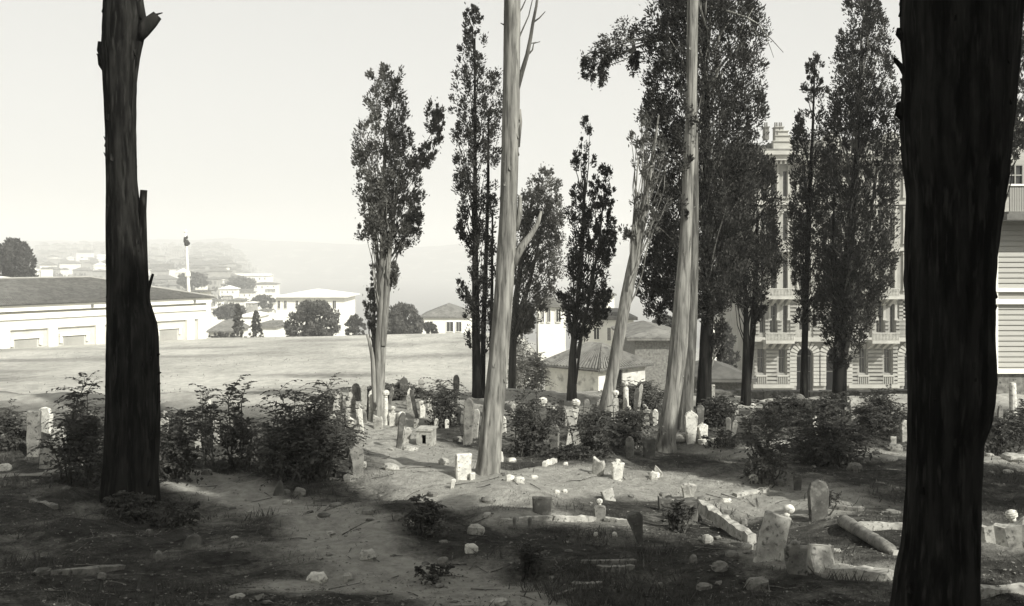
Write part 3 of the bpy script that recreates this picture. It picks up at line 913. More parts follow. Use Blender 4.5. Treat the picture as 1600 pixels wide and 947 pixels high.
# the far town on the headland
far = [('distant white house on the skyline left of the flagpole, widest of the far houses', 232, 268, 420, 620, 412), ('distant pale house just left of the flagpole foot', 275, 292, 426, 600, 419),
       ('distant white block on the ridge right of the flagpole, tallest there', 336, 354, 418, 560, 415), ('long distant white terrace right of the tall block', 352, 418, 431, 560, 428),
       ('distant white house at the right end of the far town', 396, 432, 444, 480, 441), ('distant pale house with hipped roof halfway down the headland', 343, 368, 452, 420, 446),
       ('distant white house below the dark grove on the headland', 370, 394, 457, 430, 452), ('distant small pale house low on the headland slope', 322, 338, 444, 520, 439),
       ('distant white house with bright front beside the round dark tree', 62, 82, 414, 640, 409), ('distant small white house against the round dark tree', 52, 62, 424, 560, 420),
       ('distant double-gabled white house on the left skyline', 93, 120, 412, 760, 407), ('distant white chimney house atop the left ridge', 104, 111, 403, 900, 401),
       ('distant row of white houses highest on the left ridge', 119, 142, 395, 1100, 391), ('distant pale house close to the dark trunk on its left side', 146, 163, 415, 700, 410),
       ('distant flat pale shed behind the barracks roof under the flagpole', 270, 312, 457, 160, 454), ('distant pale house at the water side of the headland', 408, 430, 462, 380, 458),
       ('distant white shed at the foot of the headland', 356, 378, 470, 300, 466), ('distant grey-white house lowest on the slope', 330, 350, 482, 260, 478)]
for k, (lb_, u0, u1, vt, d, vr) in enumerate(far):
    wl = []
    n = max(1, int((u1 - u0) / 8))
    for e in range(n):
        uc = u0 + (u1 - u0) * (e + .5) / n
        wl.append((uc - 1, uc + 1, vt + 3, vt + 6))
    house(lb_, u0, u1, vt, d, max(6, (u1 - u0) * d / F * .6), vr, roof='hip' if k % 3 else 'flat', rm='plaster' if k % 2 else 'roof', wins=wl if d < 700 else (), name='distant_house', group='white houses of the far town', over=.5, winm='shutter')

_r = np.random.RandomState(12)
FARL = ['lowest left by the barracks roof end', 'right under the tall white block', 'on the shoulder below the long terrace', 'under the right end of the white ridge house', 'squat one above the conifers', 'left below the pale waterside house', 'just above the barracks eave end', 'between the slope shed and the round bush', 'farthest right beneath the ridge houses', 'down the slope above the two conifers', 'directly above the low clipped hedge bush', 'just above the stepped terrace house', 'one left of the tall block on the slope', 'left on the skyline beside the massive dark trunk', 'right behind the flagpole foot', 'low at the left end of the large white house', 'beneath the bright house by the round dark tree', 'high on the left ridge, tiny', 'between the ridge row and the double-gabled house', 'topmost left of the massive dark trunk', 'low behind the barracks ridge at left', 'half hidden by the round dark tree']
for k_, (uc, vt, d) in enumerate([(326, 436, 540), (340, 438, 500), (384, 441, 470), (420, 452, 430), (352, 462, 350), (406, 470, 330), (340, 470, 320), (390, 474, 290), (424, 474, 300), (366, 482, 250), (345, 490, 230), (412, 486, 240), (312, 446, 420), (252, 424, 640), (304, 434, 560), (432, 484, 260),
                    (70, 420, 560), (84, 404, 900), (130, 406, 820), (158, 400, 1000), (98, 421, 600), (44, 418, 700)]):
    w_ = _r.uniform(7, 14)
    house('small pale distant house ' + FARL[k_], uc - w_ / 2, uc + w_ / 2, vt, d, max(5, w_ * d / F * .7), vt - _r.uniform(1.5, 3), roof=['hip', 'gable', 'flat'][_r.randint(3)], wm=['plaster', 'plaster_grey'][_r.randint(2)], rm=['roof', 'plaster'][_r.randint(2)],
          wins=[(uc - w_ / 4 - .8, uc - w_ / 4 + .8, vt + 2, vt + 4.5), (uc + w_ / 4 - .8, uc + w_ / 4 + .8, vt + 2, vt + 4.5)] if d < 560 else (), name='distant_house', group='small packed houses of the far town', over=.4, winm='shutter')

def far_town():
    rs = np.random.RandomState(91)
    wb, rb, rb2 = MB(), MB(), MB(); wo = []
    for k in range(300):
        d = rs.uniform(480, 1750); u = rs.uniform(30, 425 - 0.02 * d)
        if rs.rand() < .5: u = rs.uniform(300, 425 - 0.03 * d) 
        x = (u - 800) * d / F; g = float(H(x, d))
        w = rs.uniform(5, 11); dp = rs.uniform(5, 9); h = rs.uniform(4, 9)
        wb.box(x - w / 2, x + w / 2, d, d + dp, g - 2, g + h)
        for e in range(int(w / 2.6)):
            for st in range(int(h / 3)): rb.box(x - w / 2 + 1 + e * 2.6, x - w / 2 + 2 + e * 2.6, d - .12, d - .02, g + 1 + st * 3, g + 2.5 + st * 3)
        hip_roof(rb2, x - w / 2, x + w / 2, d, d + dp, g + h + .2, g + h + rs.uniform(1, 2.2), over=.4)
    for b, m_, l in ((wb, 'plaster_grey', 'pale walls'), (rb2, 'roof', 'tiled roofs'), (rb, 'shutter', 'dark windows')):
        o = b.build({'p': 'distant_town', 't': 'distant_rooftops', 'd': 'distant_openings'}[l[0]], M[m_], None, kind='stuff'); o['label'] = l + ' of the hazy far town massed on the headland'; o['category'] = 'town'
    n = 900
    d = rs.uniform(260, 1900, n); u = rs.uniform(20, 430, n) - .01 * d; x = (u - 800) * d / F
    keep = fbm(x / 70, d / 110, 66, 3) > -.05; d, x = d[keep], x[keep]
    C = np.stack([x, d, H(x, d) + 2.2], 1)
    V, q = clumps(C, rs.uniform(2, 4.5, len(C)), 18, rs, up=.3, L=1.8, Wd=1.2, elong=1)
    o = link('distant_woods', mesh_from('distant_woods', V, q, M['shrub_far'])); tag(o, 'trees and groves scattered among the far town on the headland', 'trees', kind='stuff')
far_town()

# the stone hut
def hut():
    d = 50.0
    A = PT(853, 640, d)      # left end
    yaw = 0.0
    s = d / F; x_ = lambda u: (u - 800) * s; z_ = lambda v: CH - (v - HZ) * s
    zb = z_(650)
    # corner nearest the camera at u=938; left side runs back-left, right side back-right
    c = np.array([x_(935), d]); a1 = math.radians(136); a2 = math.radians(46)
    L1, L2 = 3.3, 3.5
    l = c + L1 * np.array([math.cos(a1), math.sin(a1)]); r = c + L2 * np.array([math.cos(a2), math.sin(a2)]); bk = l + r - c
    t = thing('stone_hut', 'small plastered hut with hipped tile roof and dark doorway behind the leaning tree', 'hut', (c[0], d, zb))
    zt = z_(576)
    w = MB(); Vv = [(p[0], p[1], z) for z in (zb, zt) for p in (c, r, bk, l)]
    w.add(Vv, [np.array([(0, 1, 5, 4), (1, 2, 6, 5), (2, 3, 7, 6), (3, 0, 4, 7)])])
    w.build('wall', M['plaster_old'], t)
    # overhanging hip roof
    ctr = (l + r) / 2
    corners = [ctr + (p - ctr) * 1.16 for p in (c, r, bk, l)]
    zr = z_(543)
    ridge = [ctr + (l - c) * .12, ctr - (l - c) * .12]
    rb = MB()
    P4 = [np.array([p[0], p[1], zt - .02]) for p in corners]; R2 = [np.array([p[0], p[1], zr]) for p in ridge]
    rb.add(P4 + R2, [np.array([(0, 1, 5, 5), ])[:, :3], np.array([(0, 5, 4)]), np.array([(3, 0, 4)]), np.array([(1, 2, 5)]), np.array([(2, 3, 4)]), np.array([(2, 4, 5)]), np.array([(3, 2, 1, 0)])])
    rb.box(0, 0.001, 0, .001, zt, zt + .001) if False else None
    ro = rb.build('roof', M['roof'], t)
    # rows of round tiles lying on the two near slopes
    tl = MB()
    for (A0, B0, C0, D0) in ((P4[3], P4[0], R2[1], R2[0]), (P4[0], P4[1], R2[1], R2[1])):
        n = 20
        for k in range(n + 1):
            f = k / n
            p0 = A0 + (B0 - A0) * f
            # run straight up the slope until the hip
            top0 = D0 + (C0 - D0) * f
            tl.tube([p0 + np.array([0, 0, .03]), top0 + np.array([0, 0, .03])], [.055, .03], 5, True)
    tl.build('roof_tile', M['roof'], ro, kind='stuff')
    # eave board, door
    eb = MB()
    for a_, b_ in ((P4[3], P4[0]), (P4[0], P4[1])):
        eb.tube([a_ - np.array([0, 0, .05]), b_ - np.array([0, 0, .05])], .06, 5)
    eb.build('eave_board', M['roof_dark'], t)
    dr = (r - c) / L2; nrm = np.array([dr[1], -dr[0]])
    def onwall(f0, f1, z0, z1, out, nm, m, dirv=dr, o=c, nn=nrm):
        p0 = o + dirv * f0; p1 = o + dirv * f1
        q0 = p0 + nn * out; q1 = p1 + nn * out
        b = MB(); b.add([(p0[0], p0[1], z0), (p1[0], p1[1], z0), (p1[0], p1[1], z1), (p0[0], p0[1], z1), (q0[0], q0[1], z0), (q1[0], q1[1], z0), (q1[0], q1[1], z1), (q0[0], q0[1], z1)],
                        [np.array([(4, 5, 6, 7), (0, 4, 7, 3), (1, 2, 6, 5), (3, 7, 6, 2), (0, 1, 5, 4)])])
        return b.build(nm, M[m], t)
    onwall(1.05, 1.62, zb, z_(581), .03, 'door', 'black')
    onwall(.98, 1.045, zb, z_(579), .06, 'door_post', 'stone_grey'); onwall(1.625, 1.69, zb, z_(579), .06, 'door_post', 'stone_grey')
hut()

# the long building on the left
def barracks():
    L = np.array([(-60 - 800) * 86.5 / F, 86.5]); R = np.array([(322 - 800) * 107 / F, 107.0])
    Ld = R - L; Lk = np.linalg.norm(Ld); e = Ld / Lk; nn = np.array([e[1], -e[0]])  # towards the camera
    zt, zb = -.92, -5.6
    t = thing('long_building', 'long low white building with pilasters and hipped tile roof at the left beyond the field', 'building', (L[0], L[1], zb))
    def P(f, out, z): 
        p = L + e * f + nn * out; return (p[0], p[1], z)
    def slab(f0, f1, o0, o1, z0, z1, nm, m, par=t):
        b = MB(); b.add([P(f0, o1, z0), P(f1, o1, z0), P(f1, o0, z0), P(f0, o0, z0), P(f0, o1, z1), P(f1, o1, z1), P(f1, o0, z1), P(f0, o0, z1)],
                        [np.array([(0, 3, 2, 1), (4, 5, 6, 7), (0, 1, 5, 4), (1, 2, 6, 5), (2, 3, 7, 6), (3, 0, 4, 7)])])
        return b.build(nm, M[m], par)
    def fu(u):   # distance along the front of a photo column
        k = (u - 800) / F
        # L + e f : x = k*y
        return (k * L[1] - L[0]) / (e[0] - k * e[1])
    slab(0, Lk, -17, 0, zb, zt, 'wall', 'lime_wall')
    slab(-.3, Lk + .3, 0.003, .45, zt - .42, zt + .05, 'cornice', 'paint_white')
    slab(-.1, Lk + .1, .003, .16, zt - 1.12, zt - .62, 'frieze_band', 'plaster')
    slab(-.1, Lk + .1, .003, .24, zt - 1.95, zt - 1.35, 'frieze_band', 'paint_white')
    for u in (-50, 5, 80, 154, 226, 295, 313):
        f = fu(u); w = .42 if u < 300 else .46
        slab(f - w, f + w, .003, .30, zb, zt - 1.96, 'pilaster', 'paint_white')
    for u in (40, 115, 190, 263):
        f = fu(u)
        hd = slab(f - 1.45, f + 1.45, .003, .22, zt - 2.72, zt - 2.48, 'window_hood', 'paint_white')
        for sg in (-1.3, 1.3): slab(f + sg - .12, f + sg + .12, .004, .16, zt - 3.3, zt - 2.725, 'hood_drop', 'paint_white')
        fr = slab(f - 1.1, f + 1.1, .003, .06, zt - 4.4, zt - 2.8, 'window', 'lime_wall')
        slab(f - 1.0, f + 1.0, .061, .07, zt - 4.3, zt - 2.85, 'pane', 'plaster_grey', fr)
    for f in (fu(139) , fu(299)):
        slab(f - .12, f + .12, .455, .52, zt - .36, zt - .1, 'vent', 'shutter')
    # hipped roof
    rb = MB(); o = .7; zr = 1.1
    c0, c1, c2, c3 = P(-o, o, zt + .06), P(Lk + o, o, zt + .06), P(Lk + o, -17 - o, zt + .06), P(-o, -17 - o, zt + .06)
    r0, r1 = P(fu(28), -8.5, zr), P(Lk - 7, -8.5, zr)
    rb.add([c0, c1, c2, c3, r0, r1], [np.array([(0, 1, 5, 4), (2, 3, 4, 5), (3, 2, 1, 0)]), np.array([(1, 2, 5), (3, 0, 4)])])
    ro = rb.build('roof', M['roof'], t)
    rd = MB()
    for a, b in ((c0, r0), (r0, r1), (r1, c1)): rd.tube([np.array(a) + [0, 0, .05], np.array(b) + [0, 0, .05]], .13, 6)
    rd.build('ridge_cap', M['plaster_grey'], ro)
    tb = MB()
    n = 150
    for k in range(n):
        f = (k + .5) / n
        a = np.array(c0) + (np.array(c1) - np.array(c0)) * f
        b = np.array(r0) + (np.array(r1) - np.array(r0)) * f
        tb.tube([a + [0, 0, .04], b + [0, 0, .04]], .07, 3, False)
    tb.build('roof_tile', M['roof'], ro, kind='stuff')
barracks()

# flagpole with a limp flag
def flagpole():
    d = 130.0
    b = PT(296, 470, d); top = PT(290, 364, d)
    t = thing('flagpole', 'white flagpole with a limp dark flag standing behind the long low building', 'flagpole', (b[0], d, float(H(b[0], d))))
    p = MB(); p.tube([(b[0], d, float(H(b[0], d)) - .2), b, PT(294, 440, d), PT(291.5, 385, d), top], [.24, .22, .18, .13, .09], 8); p.build('pole', M['paint_white'], t, True)
    p = MB(); p.tube([PT(293.3, 432, d), PT(292.8, 425, d)], .34, 8); p.build('collar', M['paint_white'], t)
    p = MB(); p.ball(PT(290, 362, d), .2); p.build('finial', M['paint_white'], t)
    f = MB(); k = 9
    us = [290.6, 290.8, 289, 288.6, 289, 290, 291, 291.4, 291.2]
    P = np.array([PT(us[i] + 1.2, 368 + i * 2.1, d) for i in range(k)]); R = np.array([.08, .14, .24, .2, .3, .28, .36, .3, .12])
    rs = np.random.RandomState(4)
    f.tube(P + rs.normal(size=P.shape) * .03, R, 7); f.build('flag', M['flagcloth'], t)
flagpole()

# low dark wall along the right back of the cemetery
def back_wall():
    d = 37.0
    x0, x1 = (1098 - 800) * d / F, (1560 - 800) * d / F
    t = thing('boundary_wall', 'low dark rubble wall at the back right of the cemetery below the stone block', 'wall', ((x0 + x1) / 2, d, float(H((x0 + x1) / 2, d))))
    rs = np.random.RandomState(3)
    s = MB(); n = 0
    for row in range(5):
        x = x0 - rs.rand() * .3
        while x < x1:
            w = rs.uniform(.25, .55); h = .3
            zb = -3.0 + row * .33
            top = zb + .3 + (rs.rand() * .06)
            jy = rs.rand() * .05
            b = MB(); b.box(x, x + w - .03, d - jy, d + .4, zb, top)
            b.build('stone', M['stone_dark' if rs.rand() < .7 else 'stone_grey'], t); n += 1
            x += w
    c = MB(); c.box(x0, x1, d + .02, d + .38, -3.4, -3.0 + 5 * .33 - .03); c.build('wall_core', M['stone_dark'], t)
back_wall()

# ------------------------------------------------------------------ the two great dark trunks and the pale ones
def big_trunk(label, d, rows, seed, n=56, extra=None, crown=None, zbase=None, mt='bark_dark', tatters=60, tsize=.05, ridge=.05, flute=.05, flare=.08, group=None, name='cypress_tree'):
    rs = np.random.RandomState(seed)
    lo = max(rows, key=lambda r: r[0])
    bx = ((lo[1] + lo[2]) / 2 - 800) * d / F
    bz = float(H(bx, d)) if zbase is None else zbase
    t = thing(name, label, 'tree', (bx, d, bz), group)
    bark_trunk(rows, d, 'trunk', M[mt], t, n, ridge, flare, seed, .05, flute, zbase=bz - .2)
    tb = MB(); bark_tatters(rows, d, tatters, tsize, tb, rs); tb.build('torn_bark', M[mt], t, kind='stuff')
    if extra: extra(t, rs)
    if crown:
        V = []; qq = []; off = 0
        CC, OC, hw = crown_centers(crown, d, rs, 420, 1.0, .45)
        Vv, q = clumps(CC, rs.uniform(.16, .34, len(CC)), 40, rs, up=1.0, L=.16, Wd=.07, outc=OC)
        link('crown', mesh_from('crown', Vv - WL[t.name][None], q, M['cypress_deep']), t)
        lb = MB()
        for k in rs.choice(len(CC), 60, replace=False):
            p1 = CC[k]; zr = max(p1[2] - rs.uniform(.5, 1.6), CH - (rows[0][0] - HZ) * d / F if False else p1[2] - 1.6)
            lb.tube(curve(np.array([OC[k][0], d, zr]), p1, 5, rs, .1), [.03, .025, .02, .015, .01], 5)
        lb.build('branchwork', M[mt], t, True, kind='stuff')
    return t

dL = float(at(203, 786)[1])
def left_extra(t, rs):
    q = lambda u, v, dd=0: PT(u, v, dL + dd)
    b = MB(); b.tube([q(205, 62), q(222, 46), q(236, 34), q(246, 24)], [.13, .125, .10, .075], 10); b.tube([q(240, 24), q(254, 20)], [.02, .008], 5); b.build('branch_stub', M['bark_dark'], t, True)
    b = MB(); b.tube([q(228, 470), q(232, 450), q(239, 428)], [.04, .028, .018], 7); b.build('branch_stub', M['bark_dark'], t, True)
    b = MB(); b.tube([q(224, 440), q(223, 380), q(222.5, 330), q(224.5, 297)], [.07, .062, .055, .05], 9); b.build('split_bark', M['bark_dark'], t, True)
    b = MB(); b.tube([q(164, 112), q(157, 100), q(155, 86), q(151, 84)], [.03, .035, .03, .006], 5); b.tube([q(160, 92), q(155.5, 78), q(156, 65)], [.03, .04, .03], 6)
    for v in (150, 213, 238): b.tube([q(167, v + 8), q(162, v)], [.02, .004], 4)
    for v, l in ((556, 3), (585, 5), (602, 4), (630, 4)): b.tube([q(243, v), q(247 + l, v - 3)], [.035, .008], 5)
    b.build('bark_splinter', M['bark_dark'], t)
big_trunk('massive dark stripped trunk with a sawn stub near its top, standing at left', dL,
          [(-700, 176, 200), (-400, 170, 206), (-60, 162, 214), (0, 162, 221), (30, 161, 226), (60, 160, 222), (90, 160, 216), (130, 162, 212), (200, 165, 211), (280, 167, 213), (350, 167, 220), (430, 168, 230), (470, 168, 232),
           (500, 168, 241), (520, 168, 244), (600, 167, 247), (680, 165, 247), (740, 162, 244), (800, 156, 246)], 11, n=84, extra=left_extra,
          crown=[(-820, 150, 230), (-700, 110, 270), (-500, 90, 290), (-250, 110, 270), (-110, 150, 220)], group='great dark trunks')

dR = 9.2
def right_extra(t, rs):
    q = lambda u, v, dd=0: PT(u, v, dR + dd)
    b = MB(); b.tube([q(1416, 118), q(1408, 104), q(1399, 94), q(1396, 90)], [.03, .025, .02, .006], 6); b.build('twig_stub', M['bark_dark'], t, True)
    b = MB(); b.tube([q(1414, 62), q(1404, 52), q(1405, 44)], [.04, .03, .02], 6); b.build('twig_stub', M['bark_dark'], t, True)
    b = MB(); b.tube([q(1418, 186), q(1406, 176), q(1407, 160)], [.05, .05, .03], 6); b.build('bark_knot', M['bark_dark'], t, True)
    b = MB(); b.ball(q(1543, 592), (.075, .1, .12), 10, 8, .1, 3); b.build('bark_knot', M['bark_dark'], t, True)
big_trunk('massive black trunk filling the right side of the view, nearest of all', dR,
          [(-700, 1440, 1560), (-300, 1412, 1598), (0, 1408, 1590), (50, 1407, 1587), (100, 1411, 1585), (170, 1407, 1579), (240, 1410, 1574), (310, 1419, 1567), (370, 1417, 1559), (440, 1416, 1553), (520, 1419, 1551),
           (600, 1421, 1553), (650, 1420, 1547), (690, 1420, 1534), (760, 1419, 1530), (850, 1412, 1527), (905, 1402, 1526), (950, 1398, 1526), (1000, 1392, 1532)], 23, n=110, extra=right_extra,
          crown=[(-1200, 1450, 1550), (-1000, 1380, 1600), (-700, 1350, 1650), (-400, 1380, 1640), (-220, 1440, 1560)], tatters=110, tsize=.035, group='great dark trunks')

dC = float(at(765, 740)[1])
def centre_extra(t, rs):
    q = lambda u, v, dd=0: PT(u, v, dC + dd)
    b = MB(); b.tube([q(804, 160), q(808, 140), q(815, 115), q(824, 85), q(829, 60), q(833, 35), q(838, 10), q(843, -25)], [.05, .045, .04, .034, .03, .026, .022, .018], 7)
    b.build('dead_branch', M['bark_mid'], t, True)
    b = MB()
    for pts in ([(823, 88), (832, 78), (834, 68), (844, 65)], [(826, 78), (829, 68), (838, 66)], [(806, 72), (814, 52), (826, 25), (833, -5)], [(805, 30), (816, 12), (824, -6)], [(833, 35), (843, 28), (852, 18)], [(812, 106), (807, 98)], [(790, 40), (782, 36)], [(802, 95), (806, 92)]):
        P = np.array([q(*p) for p in pts]); b.tube(P, np.linspace(.016, .006, len(P)), 4)
    b.build('dead_twig', M['bark_mid'], t, kind='stuff')
    b = MB(); b.tube([q(795, 425), q(806, 400), q(818, 382), q(830, 366), q(840, 350), q(846, 330)], [.09, .075, .06, .045, .035, .02], 8); b.build('side_limb', M['bark_pale'], t, True)
    b = MB(); b.tube([q(804, 168), q(811, 172), q(813, 190), q(811, 230)], [.02, .035, .03, .015], 6); b.build('bark_scar', M['bark_pale'], t, True)
    b = MB(); b.tube([q(806, 360), q(812, 335), q(812.5, 310), q(811, 305)], [.05, .045, .03, .02], 8); b.build('branch_stub', M['bark_pale'], t, True)
big_trunk('tall pale bare trunk in the centre with dead branches high on its right side', dC,
          [(-500, 798, 818), (-200, 791, 815), (0, 788, 813), (100, 787, 812), (160, 786, 812), (240, 784, 810), (330, 781, 808), (400, 776, 806), (440, 774, 803), (500, 769, 799), (560, 764, 794), (620, 757, 789), (680, 750, 784), (720, 746, 781), (740, 742, 779), (752, 738, 781)], 31, n=72,
          extra=centre_extra, mt='bark_pale', crown=[(-650, 790, 830), (-560, 740, 860), (-400, 720, 880), (-220, 740, 860), (-100, 780, 830)], tatters=40, tsize=.045, ridge=.04, flute=.04, flare=.12, group='tall pale bare trunks')

# ------------------------------------------------------------------ cypresses
d1 = float(at(590, 655)[1])
cypress('pale-stemmed cypress left of centre whose ragged crown opens upward in a fan', d1,
        [dict(rows=[(108, 582, 628), (120, 574, 634), (150, 570, 636), (195, 558, 640), (235, 556, 652), (290, 552, 664), (330, 560, 660), (362, 560, 656), (378, 568, 650), (392, 590, 640)], rise=1.3, limbs=1.0, dens=1.0),
         dict(rows=[(158, 672, 686), (180, 665, 695), (212, 668, 694), (232, 655, 684), (262, 640, 672)], root=(622, 300), limbs=.1, dens=1.3), dict(rows=[(325, 640, 662), (350, 630, 660), (378, 625, 648)], root=(612, 400), limbs=.06),
         dict(rows=[(410, 610, 618), (430, 604, 626), (445, 606, 620)], root=(600, 470), limbs=.1)],
        [dict(rows=[(655, 580, 599), (600, 583, 602), (540, 586, 604), (480, 590, 606), (420, 592, 607), (360, 595, 605), (290, 597, 603), (200, 600, 604)]),
         dict(rows=[(540, 594, 604), (470, 599, 609), (400, 604, 612), (330, 614, 619), (270, 622, 626)], dy=-.08), dict(rows=[(640, 582, 590), (560, 579, 586), (535, 575, 580), (522, 571, 575)], ground=False, dy=-.1),
         dict(rows=[(500, 590, 597), (420, 588, 594), (340, 582, 586), (280, 577, 580)], dy=.08)],
        (590, 655), barkm='bark_pale', seed=101, nper=44, limbs=36, limb_r=.014, cr=(.10, .20))
d1b = d1 + 4
cypress('narrow young cypress close behind the pale fan-shaped one', d1b, [dict(rows=[(408, 580, 586), (440, 576, 596), (480, 568, 598), (505, 570, 600), (522, 578, 592)])],
        [dict(rows=[(600, 583, 588), (500, 583, 587), (440, 584, 586)])], (585, 640), seed=102, limbs=12, nper=40, cr=(.09, .16))
d2 = float(at(745, 622)[1])
cypress('tall slender cypress just left of the pale central trunk, tip near the top', d2,
        [dict(rows=[(4, 735, 742), (20, 724, 755), (60, 720, 762), (100, 712, 764), (110, 708, 782), (160, 704, 786), (230, 706, 780), (300, 712, 776), (370, 722, 774), (440, 728, 775), (500, 726, 776), (545, 735, 770), (562, 742, 760)], dens=.75),
         dict(rows=[(345, 716, 724), (365, 712, 728), (375, 716, 730)], root=(740, 400), limbs=.1), dict(rows=[(438, 712, 722), (450, 716, 730), (470, 722, 735)], root=(742, 490), limbs=.1)],
        [dict(rows=[(622, 738, 752), (560, 738, 751), (450, 738, 748), (330, 738, 746), (200, 740, 745), (60, 740, 743)]),
         dict(rows=[(600, 750, 758), (500, 752, 760), (400, 756, 763), (300, 760, 765), (180, 762, 765)], dy=.2, ground=True), dict(rows=[(560, 764, 770), (450, 766, 771), (330, 768, 771)], dy=.4, ground=True)],
        (745, 622), leafm='cypress_deep', seed=103, barkm='bark_dark', limbs=50, nper=42, cr=(.12, .24))
d2b = d2 + 2
cypress('bushy cypress half hidden behind the right side of the pale central trunk', d2b,
        [dict(rows=[(262, 850, 866), (275, 835, 874), (300, 815, 880), (350, 800, 880), (390, 800, 880), (430, 800, 876), (470, 795, 862), (500, 795, 845), (540, 800, 815)])],
        [dict(rows=[(615, 794, 806), (540, 796, 808), (460, 802, 812), (380, 816, 822), (300, 832, 836)]), dict(rows=[(520, 804, 809), (440, 826, 831), (350, 846, 849)], dy=-.2)], (800, 615), seed=104, barkm='bark_brown', limbs=36)
d3 = float(at(893, 625)[1])
cypress('cypress with two pointed tops right of the central trunk, before the hut', d3,
        [dict(rows=[(180, 908, 918), (195, 900, 928), (240, 896, 932), (290, 892, 934), (340, 888, 940), (400, 886, 950), (450, 884, 956), (490, 880, 950), (525, 890, 920)], dens=.9),
         dict(rows=[(260, 938, 950), (280, 930, 960), (330, 928, 962), (380, 930, 962), (420, 930, 955)], root=(918, 470), limbs=.2), dict(rows=[(468, 930, 948), (485, 925, 958), (500, 925, 945)], root=(905, 530), limbs=.2), dict(rows=[(455, 868, 880), (470, 872, 892)], root=(895, 520), limbs=.15)],
        [dict(rows=[(625, 885, 901), (560, 888, 901), (500, 896, 904), (400, 906, 912), (280, 912, 916)]), dict(rows=[(560, 898, 903), (480, 916, 921), (380, 934, 938), (300, 943, 945)], dy=-.1), dict(rows=[(600, 897, 901), (540, 905, 909), (480, 913, 916)], dy=-.2)],
        (893, 625), seed=105, leafm='cypress_deep', barkm='bark_brown', limbs=46, cr=(.12, .22))
d4 = float(at(950, 632)[1]) - 2.4
cypress('leaning pale-stemmed cypress with a thin wispy crown, before the hut door', d4,
        [dict(rows=[(172, 1000, 1030), (200, 985, 1040), (250, 982, 1050), (300, 990, 1045), (340, 985, 1040), (372, 975, 1020)], dens=.55, rise=1.5), dict(rows=[(355, 968, 985), (372, 970, 996)], root=(1000, 400), limbs=.1)],
        [dict(rows=[(632, 938, 961), (600, 944, 964), (540, 956, 975), (480, 967, 985), (420, 979, 997), (370, 990, 1005), (320, 1002, 1012), (260, 1014, 1021), (180, 1028, 1031)]), dict(rows=[(430, 984, 990), (370, 986, 991), (320, 990, 993), (250, 996, 998)], dy=-.1), dict(rows=[(380, 996, 1001), (330, 1008, 1012), (240, 1006, 1008)], dy=.1)],
        (950, 632), seed=106, barkm='bark_pale', limbs=36, cr=(.08, .18), nper=34)
d5 = float(at(1100, 640)[1])
cypress('great dark cypress behind the two pale trunks, its top above the frame', d5,
        [dict(rows=[(-160, 1080, 1120), (-90, 1040, 1160), (-20, 1015, 1182), (40, 1020, 1188), (90, 1014, 1190), (150, 1010, 1192), (200, 1000, 1188), (260, 1014, 1180), (330, 1010, 1175), (400, 1015, 1170), (450, 1020, 1150), (490, 1060, 1130)], dens=1.25, limbs=2),
         dict(rows=[(352, 1028, 1050), (380, 1018, 1060), (410, 1000, 1060), (440, 995, 1055), (480, 1000, 1050), (508, 1012, 1035)], root=(1085, 520), limbs=.15, dens=.8), dict(rows=[(500, 1100, 1130), (540, 1100, 1135), (560, 1110, 1128)], root=(1102, 590), limbs=.1, dens=.7),
         dict(rows=[(36, 978, 1008), (48, 962, 1030), (62, 942, 1036), (74, 924, 1000), (86, 908, 966), (98, 906, 950), (112, 908, 938), (126, 912, 924)], root=(1050, 58), limbs=.07, dens=1.0, up=-.2), dict(rows=[(80, 984, 1000), (116, 982, 992)], root=(990, 66), limbs=.1, dens=.7, up=-.8), dict(rows=[(96, 938, 950), (134, 938, 944)], root=(945, 90), limbs=.1, dens=.7, up=-.8)],
        [dict(rows=[(640, 1088, 1110), (560, 1092, 1113), (480, 1096, 1116), (380, 1097, 1114), (250, 1096, 1110), (100, 1097, 1106), (-100, 1099, 1103)])],
        (1100, 640), seed=107, leafm='cypress_deep', barkm='bark_dark', limb_m='bark_pale', limb_r=.02, limbs=90, cr=(.14, .3), rim=.4, nper=54)
# the dead bough of the great cypress
def dead_bough():
    par = [o for o in COL.objects if o.get('label', '').startswith('great dark cypress behind')][0]
    q = lambda u, v: PT(u, v, d5 - 1.0)
    b = MB(); b.tube([PT(1100, 24, d5), q(1110, 11), q(1140, 18), q(1168, 28), q(1185, 38), q(1193, 50), q(1206, 62), q(1224, 82)], [.04, .035, .03, .024, .018, .014, .01, .006], 6)
    b.tube([q(1185, 38), q(1196, 28), q(1206, 52)], [.012, .01, .005], 4); b.tube([q(1196, 55), q(1202, 70), q(1209, 90)], [.01, .008, .004], 4); b.tube([q(1168, 28), q(1188, 62)], [.012, .006], 4)
    b.build('dead_bough', M['bark_pale'], par, True)
dead_bough()
d6 = float(at(1166, 632)[1])
cypress('dark two-stemmed cypress beside the left corner of the stone block', d6,
        [dict(rows=[(225, 1140, 1170), (250, 1120, 1205), (300, 1110, 1215), (350, 1120, 1222), (400, 1115, 1222), (440, 1130, 1212), (470, 1145, 1190), (482, 1155, 1178)], dens=1.5), dict(rows=[(480, 1180, 1200), (500, 1175, 1192)], root=(1170, 540), limbs=.1)],
        [dict(rows=[(632, 1158, 1174), (560, 1160, 1172), (500, 1162, 1170), (450, 1160, 1167), (350, 1162, 1166)]), dict(rows=[(600, 1166, 1174), (540, 1170, 1179), (480, 1174, 1182), (400, 1180, 1186), (330, 1182, 1185)], dy=.15)],
        (1166, 632), seed=108, leafm='cypress_deep', barkm='bark_dark', limbs=50, cr=(.14, .28), nper=50, rim=.4)
d7 = float(at(1257, 622)[1])
